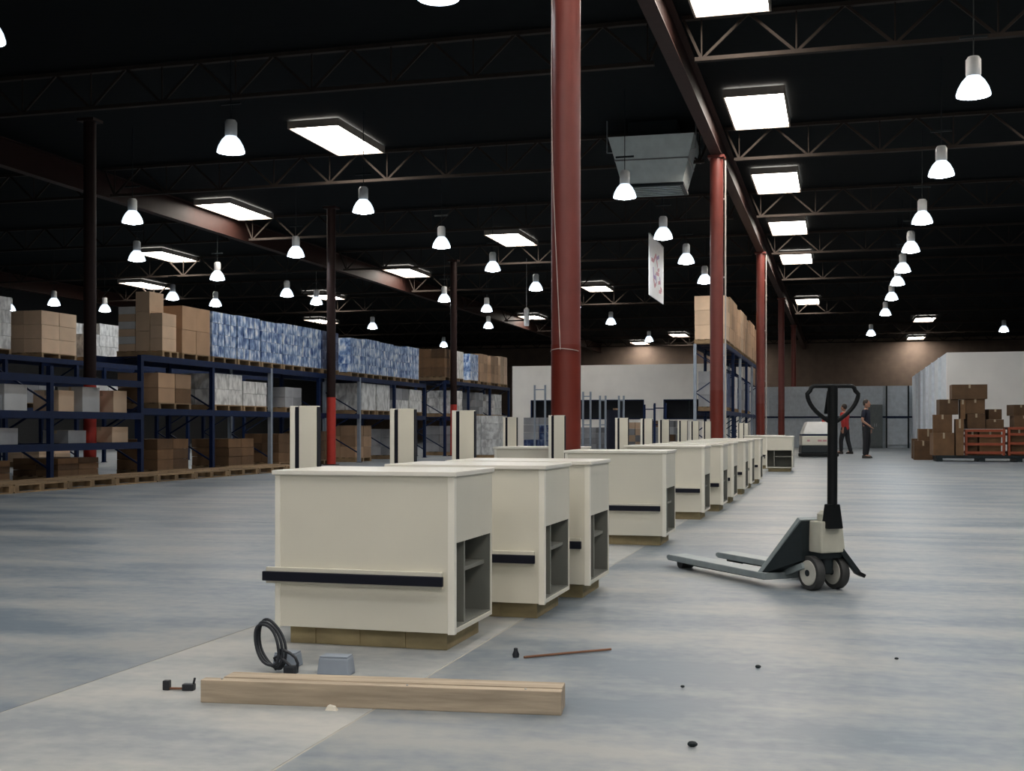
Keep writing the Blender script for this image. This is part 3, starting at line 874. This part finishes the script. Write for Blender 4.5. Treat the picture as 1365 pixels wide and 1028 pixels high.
# wooden pallets on the floor below the rack
def make_pallet():
    t = put('wooden_pallet', None)
    for k in range(6):
        bxo('deck_board', (0.1, 1.2, 0.02), M['pallet'], t, (-0.45 + k * 0.18, 0, 0.105))
    for k in range(3):
        bxo('stringer', (1.0, 0.05, 0.085), M['pallet'], t, (0, -0.57 + k * 0.57, 0.02))
        bxo('block', (0.1, 0.11, 0.085), M['pallet'], t, (0.45, -0.57 + k * 0.57, 0.02))
    for k in range(3):
        bxo('bottom_board', (0.1, 1.2, 0.02), M['pallet'], t, (-0.45 + k * 0.45, 0, 0))
    return t
p0 = make_pallet()
first = True
for k in range(9):
    y = 14.0 + k * 1.24
    if 20.4 < y < 21.8 or 23.2 < y < 24.6:
        pass
    tt = p0 if first else copy_tree(p0)
    first = False
    tt.location = (-11.85, y, 0)
    tag(tt, '%s empty wooden pallet along the rack foot, counted from the white wrapped loads' % ORD[8 - k], 'pallet', 'pallets along the rack foot')

# back rack on the left
YB = [20.5, 23.13, 25.76, 28.4, 31.0, 33.65, 36.3]
rack('dark blue pallet rack of tan cartons in the aisle behind the low blue rack', -19.25, -18.15, YB, [(1.40, 2.60)] * 6, [2.59] * 7)
XB = -18.7
for (y, d, h, nx, ny, nz, m_, lab) in ((22.6, 1.5, 1.3, 2, 3, 4, 'film_white', 'tall pale packs at the end of the back rack'),
                                      (25.1, 1.35, 1.12, 2, 2, 3, 'carton_tan', 'broad tan carton load left of the dark column'),
                                      (26.95, 1.3, 1.0, 2, 3, 3, 'film_white', 'white and tan packs right of the dark column')):
    pload((XB, y, 2.60), 1.0, d, h, nx, ny, nz, m_, lab, skip=0.12)
for (y, m_, lab) in ((22.0, 'carton_white', 'white cartons on the middle beam at the near end of the back rack'), (24.4, 'carton_grey', 'grey cartons on the middle beam of the back rack'),
                     (27.2, 'carton_white', 'white cartons on the middle beam past the dark column'), (30.0, 'carton_grey', 'grey cartons on the middle beam near its far end'),
                     (33.0, 'carton_dark', 'dark cartons on the middle beam at the far end of the back rack')):
    pload((XB, y, 1.40), 0.9, 1.2, 0.75, 2, 2, 2, m_, lab)
for (y, m_, lab) in ((22.0, 'carton_white', 'pale low cartons on the floor of the back rack end'), (25.0, 'carton_tan', 'tan low cartons on the floor of the back rack'), (29.6, 'carton_white', 'pale low cartons on the floor past the dark column')):
    pload((XB, y, 0.0), 0.9, 1.2, 0.5, 2, 2, 2, m_, lab)

# rack continuing past the cross aisle
YC = [37.5, 40.1, 42.75, 45.4]
rack('short pallet rack of brown and white loads beside the white office wall', -13.6, -12.5, YC, [(1.30, 2.50)] * 3, [2.49] * 4)
for (y, z, h, m_, lab) in ((38.08, 2.5, 1.05, 'carton_dark', 'dark wrapped load at the near end of the short rack'), (39.15, 2.5, 1.05, 'film_white', 'pale wrapped load on top of the short rack'),
                           (40.9, 2.5, 1.05, 'film', 'blue white packs on top of the short rack'), (42.1, 2.5, 1.12, 'carton', 'brown carton load in the middle of the short rack'),
                           (43.5, 2.5, 1.12, 'carton', 'brown cartons next to the last load on the short rack'), (44.8, 2.5, 1.18, 'carton_tan', 'light brown load on the end of the short rack nearest the office'),
                           (39.0, 1.3, 0.9, 'film_white', 'white load on the lower beam of the short rack'), (41.5, 1.3, 0.9, 'carton_grey', 'grey load on the lower beam of the short rack'),
                           (44.0, 1.3, 0.9, 'film_white', 'white load on the lower beam nearest the office wall'),
                           (38.9, 0.0, 1.0, 'carton_grey', 'grey load on the floor of the short rack'), (42.0, 0.0, 1.0, 'film_white', 'pale load on the floor of the short rack'),
                           (44.3, 0.0, 1.0, 'film_white', 'pale load on the floor nearest the office wall')):
    pload((XA, y, z), 0.95, 1.0, h, 2, 2, 3, m_, lab)

# rack by the red columns
YR = [33.2, 35.8, 38.4, 41.0, 43.6, 46.2]
rack('blue pallet rack with brown cartons on top, behind the red columns', -3.9, -3.0, YR, [(1.40, 3.25)] * 5, [3.24] * 6, post_mats={0: 'rack_grey', 2: 'rack_grey', 4: 'rack_grey'})
for k in range(10):
    y = 33.2 + 0.66 + k * 1.29
    pload((-3.45, y, 3.25), 0.86, 1.2, 1.36 + (0.05 if k % 3 else -0.04), 2, 2, 3, 'carton_tan' if k in (0, 4) else 'carton', '%s brown carton load from the near end of the rack behind the red columns' % ORD[k], 'brown loads behind the red columns')
for k, m_ in enumerate(('carton_grey', 'film_dark', 'carton_grey', 'film_white', 'film_dark', 'carton_grey', 'film_white', 'film_dark')):
    y = (34.5, 37.1, 39.7, 42.3, 44.9)[k // 2] + (-0.58 if k % 2 == 0 else 0.58)
    pload((-3.45, y, 1.40), 0.7, 0.95, 1.1, 2, 2, 3, m_, 'dim load on the middle beam behind the red columns', 'dim loads behind the red columns')

# shelving frames and goods in front of the white office
def frame(x, y, w, h, label, m='rack_grey'):
    t = thing('shelving_frame', label, 'frame', (x, y, 0))
    for s in (-1, 1):
        bxo('post', (0.05, 0.05, h), M[m], t, (s * w / 2, 0, 0))
    for z in (0.3, 1.0, h - 0.15):
        bxo('rung', (w, 0.03, 0.03), M[m], t, (0, 0, z))
for i, (x, y, w, h, m_, lab) in enumerate(((-8.6, 34.6, 0.32, 2.2, 'rack_grey', 'tall slim metal frame left of the thick red column'), (-7.1, 34.2, 0.22, 1.98, 'rack_grey', 'slim metal frame just right of the thick red column'),
                                        (-6.55, 33.8, 0.16, 1.85, 'rack_grey', 'narrow metal frame in front of the long dark hatch'), (-6.05, 34.0, 0.14, 1.85, 'rack_grey', 'narrow metal frame at the end of the long dark hatch'),
                                        (-5.3, 34.4, 0.28, 1.6, 'rack_blue', 'low dark blue frame between the two dark hatches'), (-4.7, 32.4, 0.3, 1.6, 'rack_blue', 'low dark blue frame in front of the short dark hatch'))):
    frame(x, y, w, h, lab, m_)
for (x, y, w, d, h, m_, lab) in ((-8.9, 36.2, 1.0, 1.0, 1.25, ['carton_grey', 'film_dark'], 'layered grey and blue cartons left of the thick red column'),
                                 (-10.4, 35.0, 1.1, 1.0, 1.3, 'film_white', 'pale wrapped load with silver cartons near the short rack'),
                                 (-7.0, 35.6, 1.1, 1.0, 0.95, 'carton_grey', 'stacked grey crates behind the slim metal frames'),
                                 (-6.0, 36.6, 0.9, 1.0, 1.1, ['carton_tan', 'carton_grey'], 'mixed tan and grey cartons under the long dark hatch'),
                                 (-5.1, 36.0, 0.7, 0.9, 1.15, ['carton_dark', 'carton_grey'], 'dark mixed cartons between the dark hatches')):
    pload((x, y, 0), w, d, h, 2, 2, 5, m_, lab)
dk = thing('upright_roll', 'tall dark upright roll standing under the long dark hatch', 'roll', (-6.32, 34.55, 0))
MB().lathe([(0, 0), (0.26, 0), (0.26, 1.45), (0.08, 1.45), (0.08, 1.40), (0, 1.40)], 18).build('wound_roll', M['cloth_dark'], dk, smooth=True)
MB().lathe([(0.05, 1.2), (0.075, 1.2), (0.075, 1.5), (0.05, 1.5), (0.05, 1.2)], 14).build('core_tube', M['carton'], dk, smooth=True)

# ------------------------------------------------------------------ overhead diffuser box and banner
db = thing('air_diffuser_box', 'tapered grey sheet metal air box hanging under the roof by the girder', 'air box', (-3.72, 24.9, 0), R(2))
def ring(b, w0, d0, z0, w1, d1, z1):
    b.hexa([(-w0, -d0, z0), (w0, -d0, z0), (w0, d0, z0), (-w0, d0, z0), (-w1, -d1, z1), (w1, -d1, z1), (w1, d1, z1), (-w1, d1, z1)])
b = MB()
ring(b, 0.62, 0.55, 5.92, 0.74, 0.66, 6.38)
b.build('lower_hopper', M['duct'], db)
b = MB()
ring(b, 0.745, 0.665, 6.40, 0.87, 0.78, 6.85)
b.build('upper_hopper', M['duct'], db)
MB().box(-0.75, 0.75, -0.672, 0.672, 6.375, 6.405).build('seam_flange', M['steel'], db)
MB().box(-0.64, 0.64, -0.57, 0.57, 5.86, 5.92).build('grille_frame', M['jack_dark'], db)
for k in range(6):
    MB().box(-0.56, 0.56, -0.47 + k * 0.18, -0.44 + k * 0.18, 5.845, 5.86).build('grille_slat', M['duct'], db)
MB().box(-0.5, 0.5, -0.5, 0.5, 6.85, 7.2).build('supply_duct', M['jack_dark'], db)
for sx in (-1, 1):
    for sy in (-1, 1):
        MB().tube([(sx * 0.9, sy * 0.7, 6.55), (sx * 0.9, sy * 0.7, 7.2)], 0.012, 6).build('hanger_rod', M['steel'], db)
        MB().bar((sx * 0.74, sy * 0.66, 6.55), (sx * 0.9, sy * 0.7, 6.55), 0.02).build('hanger_lug', M['steel'], db)

bn = thing('hanging_banner', 'white hanging banner with faded red and violet lettering near the red column', 'banner', (-4.3, 29.0, 0))
MB().box(-0.012, 0.012, -1.15, 1.15, 4.04, 5.45).build('panel', M['banner'], bn)
MB().box(-0.018, 0.018, -1.16, 1.16, 5.45, 5.48).build('top_rail', M['steel'], bn)
for s in (-0.9, 0.9):
    MB().tube([(0, s, 5.47), (0, s, 7.2)], 0.006, 6).build('hanger_wire', M['jack_dark'], bn)
def strokes(name, m, segs):
    w = MB()
    for (y0, z0, y1, z1) in segs:
        w.bar((0.0135, y0 * 1.18, 4.745 + (z0 - 4.19) * 1.15), (0.0135, y1 * 1.18, 4.745 + (z1 - 4.19) * 1.15), 0.085, 0.004, up=(1, 0, 0))
    w.build(name, m, bn)
strokes('faded_lettering', M['banner_ink'], [(-0.75, 4.33, -0.45, 4.33), (-0.45, 4.33, -0.15, 4.5), (-0.15, 4.5, 0.1, 4.28), (0.1, 4.2, 0.35, 4.25), (-0.1, 4.12, 0.3, 4.14),
                                             (-0.45, 3.98, -0.3, 3.82), (-0.3, 3.82, -0.12, 3.9), (0.2, 3.95, 0.5, 4.0), (0.5, 3.88, 0.7, 3.84), (0.3, 3.78, 0.6, 3.8)])
strokes('faded_lettering', M['banner_ink2'], [(-0.1, 4.42, 0.3, 4.52), (-0.5, 4.2, -0.45, 4.02), (-0.5, 4.02, -0.2, 4.0), (-0.2, 4.1, -0.05, 3.92), (0.4, 4.1, 0.5, 3.95)])

# ------------------------------------------------------------------ cartons and orange crates on the right
dl = thing('dark_skid', 'long dark skid carrying the orange crates and carton piles', 'skid', (4.1, 35.75, 0), R(0))
MB().box(-1.55, 2.6, -0.65, 0.65, 0.09, 0.17).build('deck', M['jack_dark'], dl, bevel=0.008)
for xx in (-1.45, -0.35, 0.6, 1.55, 2.45):
    bxo('runner', (0.16, 1.28, 0.09), M['jack_dark'], dl, (xx, 0, 0))
def crate(x, y, w, d, h, label):
    t = thing('orange_crate', label, 'crate', (x, y, 0.172))
    for sx in (-1, 1):
        for sy in (-1, 1):
            bxo('corner_post', (0.06, 0.06, h), M['orange'], t, (sx * w / 2, sy * d / 2, 0))
    for z in (0.04, h * 0.38, h * 0.7, h - 0.07):
        for sy in (-1, 1):
            bxo('rail', (w - 0.06, 0.03, 0.07), M['orange'], t, (0, sy * d / 2, z))
        for sx in (-1, 1):
            bxo('rail', (0.03, d - 0.06, 0.07), M['orange'], t, (sx * w / 2, 0, z))
    bxo('crate_floor', (w - 0.08, d - 0.08, 0.03), M['carton_dark'], t, (0, 0, 0.005))
crate(3.83, 35.7, 0.96, 1.0, 0.72, 'orange slatted crate of cartons in front of the tall carton pile')
crate(5.2, 35.7, 1.5, 1.0, 0.78, 'wide orange slatted crate of cartons beside the white office wall')
CG = 'brown cartons piled on the skid'
pile = [  # x, y, z, w, d, h, rz, label
    (2.74, 35.5, 0.172, 0.55, 0.8, 0.62, 0.05, 'large brown carton at the low outer corner of the skid'), (2.75, 35.55, 0.795, 0.5, 0.6, 0.5, -0.04, 'brown carton on the large carton at the skid corner'),
    (2.89, 35.6, 1.30, 0.5, 0.55, 0.42, 0.08, 'tilted brown carton third up at the outer skid corner'),
    (3.17, 35.35, 0.172, 0.2, 0.6, 1.0, 0.0, 'tall narrow brown carton standing beside the orange crate'), (3.52, 35.7, 0.21, 0.26, 0.8, 0.68, 0.0, 'narrow brown carton inside the smaller orange crate'),
    (3.98, 35.7, 0.21, 0.56, 0.8, 0.68, 0.0, 'wide brown carton inside the smaller orange crate'),
    (3.275, 35.6, 1.175, 0.13, 0.5, 0.54, 0.0, 'narrow brown carton wedged upright below the long top carton'),
    (3.60, 35.65, 0.9, 0.46, 0.7, 0.42, 0.06, 'brown carton resting on the smaller orange crate'), (4.12, 35.7, 0.9, 0.46, 0.7, 0.26, -0.05, 'low brown carton resting on the end of the smaller orange crate'),
    (3.44, 35.62, 1.73, 0.92, 0.6, 0.4, 0.03, 'long brown carton topping the tall pile'), (3.60, 35.66, 1.325, 0.5, 0.6, 0.4, 0.0, 'brown carton directly under the long top carton'),
    (4.1, 35.72, 1.165, 0.34, 0.5, 0.28, 0.12, 'small turned brown carton on the low end of the tall pile'),
    (4.72, 35.7, 0.21, 0.42, 0.8, 0.74, 0.0, 'brown carton inside the wide orange crate'), (5.2, 35.7, 0.21, 0.48, 0.8, 0.74, 0.0, 'brown carton inside the wide orange crate'), (5.68, 35.7, 0.21, 0.42, 0.8, 0.74, 0.0, 'brown carton inside the wide orange crate'),
    (4.82, 35.6, 0.953, 0.5, 0.6, 0.31, 0.08, 'brown carton on the near end of the wide orange crate'), (5.26, 35.8, 0.953, 0.26, 0.5, 0.3, 0.0, 'narrow brown carton in the middle on the wide orange crate'), (5.72, 35.65, 0.953, 0.5, 0.6, 0.36, -0.06, 'brown carton on the far end of the wide orange crate'),
    (4.72, 35.65, 1.265, 0.4, 0.45, 0.3, 0.3, 'turned brown carton topping the near end of the wide orange crate'), (5.21, 35.75, 1.265, 0.42, 0.5, 0.34, -0.05, 'brown carton topping the middle of the wide orange crate'), (5.78, 35.7, 1.32, 0.44, 0.5, 0.34, 0.1, 'brown carton topping the far end of the wide orange crate')]
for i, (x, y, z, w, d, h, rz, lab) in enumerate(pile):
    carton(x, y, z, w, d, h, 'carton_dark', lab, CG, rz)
for i, (x, y, w, d, h) in enumerate(((2.32, 36.9, 0.5, 0.5, 0.55), (2.5, 37.6, 0.55, 0.5, 0.9), (2.35, 38.4, 0.5, 0.6, 0.6))):
    carton(x, y, 0, w, d, h, 'carton_dark', 'brown carton on the floor behind the carton pile', 'cartons on the floor behind the pile')
# white floor machine in the lane
sm = thing('floor_scrubber', 'white rounded floor machine with dark skirt parked beyond the pallet jack', 'machine', (-0.72, 39.6, 0), R(6))
MB().hexa([(-0.52, -0.5, 0.12), (0.52, -0.5, 0.12), (0.52, 0.75, 0.12), (-0.52, 0.75, 0.12), (-0.5, -0.47, 0.36), (0.5, -0.47, 0.36), (0.5, 0.72, 0.36), (-0.5, 0.72, 0.36)]).build('skirt', M['jack_dark'], sm, bevel=0.03)
MB().box(-0.62, 0.62, -0.62, -0.5, 0.03, 0.13).build('squeegee', M['black'], sm, bevel=0.02)
MB().hexa([(-0.5, -0.47, 0.37), (0.5, -0.47, 0.37), (0.5, 0.72, 0.37), (-0.5, 0.72, 0.37), (-0.5, -0.46, 0.68), (0.5, -0.46, 0.68), (0.5, 0.72, 0.68), (-0.5, 0.72, 0.68)]).build('lower_body', M['laminate'], sm, bevel=0.03)
MB().hexa([(-0.5, -0.46, 0.72), (0.5, -0.46, 0.72), (0.5, 0.72, 0.72), (-0.5, 0.72, 0.72), (-0.34, -0.32, 1.12), (0.34, -0.32, 1.12), (0.34, 0.6, 1.12), (-0.34, 0.6, 1.12)]).build('top_shell', M['white_shell'], sm, bevel=0.07, smooth=True)
MB().box(-0.49, 0.49, -0.45, 0.71, 0.68, 0.72).build('seam_band', M['rack_blue'], sm)
for xx in (-0.3, 0.05, 0.2):
    bxo('badge', (0.08 if xx < 0 else 0.12, 0.01, 0.05), M['banner_ink'], sm, (xx, -0.475, 0.5))
MB().box(0.18, 0.30, 0.1, 0.3, 1.12, 1.2).build('red_knob', M['cloth_red'], sm, bevel=0.02)
for s in (-1, 1):
    MB().lathe([(0, -0.05), (0.12, -0.05), (0.12, 0.05), (0, 0.05)], 18, 'x', (s * 0.42, 0.4, 0.12)).build('wheel', M['tyre'], sm, smooth=True)

# ------------------------------------------------------------------ people
def skin_mesh(name, verts, edges, radii, root, m, sub=2):
    me = bpy.data.meshes.new(name)
    me.from_pydata(verts, edges, [])
    o = bpy.data.objects.new(name, me)
    C.objects.link(o)
    o.modifiers.new('skin', 'SKIN')
    sv = me.skin_vertices[0].data
    for i, r in enumerate(radii):
        sv[i].radius = r if isinstance(r, tuple) else (r, r)
        sv[i].use_root = (i == root)
    sb = o.modifiers.new('sub', 'SUBSURF')
    sb.levels = sub
    sb.render_levels = sub
    dg = bpy.context.evaluated_depsgraph_get()
    dg.update()
    nm = bpy.data.meshes.new_from_object(o.evaluated_get(dg))
    bpy.data.objects.remove(o)
    vs_ = [tuple(v.co) for v in nm.vertices]
    fs = [tuple(p.vertices) for p in nm.polygons]
    b = MB()
    b.add(vs_, fs)
    return b

def person(loc, rz, label, shirt, trouser, pose, H=1.75):
    t = thing('person', label, 'person', loc, rz)
    k = H / 1.75
    # joints, facing -y, x to the figure's left
    hip, chest, neck = Vector((0, 0.0, 0.95)), Vector((0, pose.get('lean', 0.0), 1.32)), Vector((0, pose.get('lean', 0.0) - 0.01, 1.48))
    head = neck + Vector((0, -0.02, 0.0))
    L = {}
    for s, n in ((1, 'l'), (-1, 'r')):
        L['sh' + n] = chest + Vector((s * 0.19, 0, 0.085))
        L['el' + n] = L['sh' + n] + Vector(pose['ua' + n])
        L['wr' + n] = L['el' + n] + Vector(pose['fa' + n])
        L['hp' + n] = hip + Vector((s * 0.095, 0, -0.04))
        L['kn' + n] = Vector((s * 0.11 + pose.get('kx' + n, 0), pose.get('ky' + n, -0.01), 0.50))
        L['an' + n] = Vector((s * 0.12 + pose.get('ax' + n, 0), pose.get('ay' + n, 0.02), 0.09))
    V = [hip, (hip + chest) / 2 + Vector((0, 0, 0.01)), chest, neck, neck + Vector((0, -0.01, 0.05))]
    Rr = [(0.15, 0.11), (0.135, 0.10), (0.165, 0.115), 0.055, 0.055]
    Ed = [(0, 1), (1, 2), (2, 3), (3, 4)]
    def chain(base, pts, rr):
        prev = base
        for p, r in zip(pts, rr):
            V.append(p)
            Rr.append(r)
            Ed.append((prev, len(V) - 1))
            prev = len(V) - 1
        return prev
    for n in 'lr':
        hand = L['wr' + n] + (L['wr' + n] - L['el' + n]).normalized() * 0.07
        chain(2, [L['sh' + n], L['el' + n], L['wr' + n], hand], [0.062, 0.043, 0.028, (0.04, 0.02)])
        foot = L['an' + n] + Vector((0, -0.15, -0.05))
        chain(0, [L['hp' + n], L['kn' + n], L['an' + n], foot], [0.09, 0.06, 0.042, (0.045, 0.03)])
    b = skin_mesh('body', [tuple(v * k) for v in V], Ed, [tuple(q * k for q in r) if isinstance(r, tuple) else r * k for r in Rr], 0, M['skin'])
    hc = (neck + Vector((0, -0.025, 0.155))) * k
    b.ball(hc, 0.077 * k, 0.096 * k, 0.118 * k, 16, 12)
    b.ball(hc + Vector((0, -0.045, -0.07)) * k, 0.05 * k, 0.05 * k, 0.045 * k, 10, 7)       # jaw
    b.ball(hc + Vector((0, -0.102, -0.018)) * k, 0.014 * k, 0.022 * k, 0.024 * k, 8, 6)     # nose
    for s in (-1, 1):
        b.ball(hc + Vector((s * 0.079, 0.008, -0.015)) * k, 0.011 * k, 0.022 * k, 0.033 * k, 8, 6)   # ears
    for n in 'lr':
        d = (L['wr' + n] - L['el' + n]).normalized()
        sd = Vector((0, 1, 0)) if abs(d.y) < 0.7 else Vector((1, 0, 0))
        sd = (sd - d * sd.dot(d)).normalized()
        inw = Vector((-1 if n == 'l' else 1, 0, 0))
        base = L['wr' + n] + d * 0.085
        for i, ln in enumerate((0.07, 0.08, 0.074, 0.058)):
            o_ = sd * (-0.03 + i * 0.02)
            b.tube([(base + o_ - d * 0.02) * k, (base + o_ + d * ln * 0.5) * k, (base + o_ + d * ln * 0.85 + inw * 0.018) * k, (base + o_ + d * ln + inw * 0.034) * k], [0.009 * k, 0.0085 * k, 0.008 * k, 0.006 * k], 6)
        b.tube([(L['wr' + n] + d * 0.03 - sd * 0.02) * k, (L['wr' + n] + d * 0.07 - sd * 0.048) * k, (L['wr' + n] + d * 0.1 - sd * 0.052 + inw * 0.012) * k], [0.011 * k, 0.01 * k, 0.007 * k], 6)
    body = b.build('body', M['skin'], t, smooth=True)
    e = MB()
    for s in (-1, 1):
        e.ball(hc + Vector((s * 0.03, -0.088, 0.004)) * k, 0.012 * k, 0.008 * k, 0.007 * k, 8, 6)
    e.build('eyes', M['hair'], t, smooth=True)
    MB().ball(hc + Vector((0, -0.09, -0.062)) * k, 0.022 * k, 0.012 * k, 0.006 * k, 8, 6).build('mouth', M['cloth_red'], t, smooth=True)
    MB().ball(hc + Vector((0, 0.026, 0.032)) * k, 0.088 * k, 0.1 * k, 0.11 * k, 16, 10).build('hair', M['hair'], t, smooth=True)
    # clothing
    V, Rr, Ed = [hip + Vector((0, 0, -0.16)), hip + Vector((0, 0, 0.02)), (hip + chest) / 2 + Vector((0, 0, 0.04)), chest, neck + Vector((0, 0, -0.035))], [(0.165, 0.13), (0.175, 0.135), (0.16, 0.125), (0.182, 0.132), 0.085], [(0, 1), (1, 2), (2, 3), (3, 4)]
    for n in 'lr':
        end = L['el' + n] + (L['wr' + n] - L['el' + n]) * pose.get('sleeve', 0.0)
        mid = L['sh' + n] + (L['el' + n] - L['sh' + n]) * 0.75
        pts, rr = ([L['sh' + n], L['el' + n], end], [0.078, 0.06, 0.048]) if pose.get('sleeve', 0) > 0 else ([L['sh' + n], mid], [0.078, 0.064])
        chain(3, pts, rr)
    sh = skin_mesh('shirt', [tuple(v * k) for v in V], Ed, [tuple(q * k for q in r) if isinstance(r, tuple) else r * k for r in Rr], 0, shirt)
    sh.build('shirt', shirt, t, smooth=True)
    V, Rr, Ed = [hip + Vector((0, 0, 0.1)), hip + Vector((0, 0, -0.06))], [(0.16, 0.122), (0.165, 0.125)], [(0, 1)]
    for n in 'lr':
        chain(1, [L['hp' + n] + Vector((0, 0, -0.08)), L['kn' + n], L['an' + n] + Vector((0, 0, -0.03))], [0.105, 0.082, 0.07])
    skin_mesh('trousers', [tuple(v * k) for v in V], Ed, [tuple(q * k for q in r) if isinstance(r, tuple) else r * k for r in Rr], 0, trouser).build('trousers', trouser, t, smooth=True)
    for n in 'lr':
        a = L['an' + n] * k
        s_ = MB().hexa([(a.x - 0.045, a.y - 0.2, 0.0), (a.x + 0.045, a.y - 0.2, 0.0), (a.x + 0.045, a.y + 0.075, 0.0), (a.x - 0.045, a.y + 0.075, 0.0),
                        (a.x - 0.036, a.y - 0.17, 0.06), (a.x + 0.036, a.y - 0.17, 0.06), (a.x + 0.042, a.y + 0.07, 0.1), (a.x - 0.042, a.y + 0.07, 0.1)])
        s_.build('shoe', M['shoe'], t, bevel=0.02, smooth=True)
    return t
person((0.77, 38.24, 0), R(75), 'person in dark clothes standing with bare forearms near the sheet metal partition', M['cloth_dark'], M['cloth_trouser'],
       {'lean': 0.02, 'ual': (0.06, 0.05, -0.28), 'fal': (-0.02, -0.10, -0.23), 'uar': (-0.06, 0.04, -0.28), 'far': (0.03, -0.19, -0.14),
        'kxl': 0.02, 'axl': 0.05, 'ayl': 0.05, 'kyl': -0.03, 'kyr': 0.0, 'ayr': 0.02}, 1.78)
person((0.17, 44.2, 0), R(-120), 'person in a red shirt and dark trousers walking behind the pallet jack handle', M['cloth_red'], M['cloth_trouser'],
       {'lean': -0.02, 'ual': (0.05, 0.10, -0.27), 'fal': (0.0, -0.03, -0.25), 'uar': (-0.05, -0.08, -0.27), 'far': (0.0, -0.12, -0.22),
        'kyl': -0.10, 'ayl': -0.09, 'kyr': 0.04, 'ayr': 0.16, 'sleeve': 0.85}, 1.76)
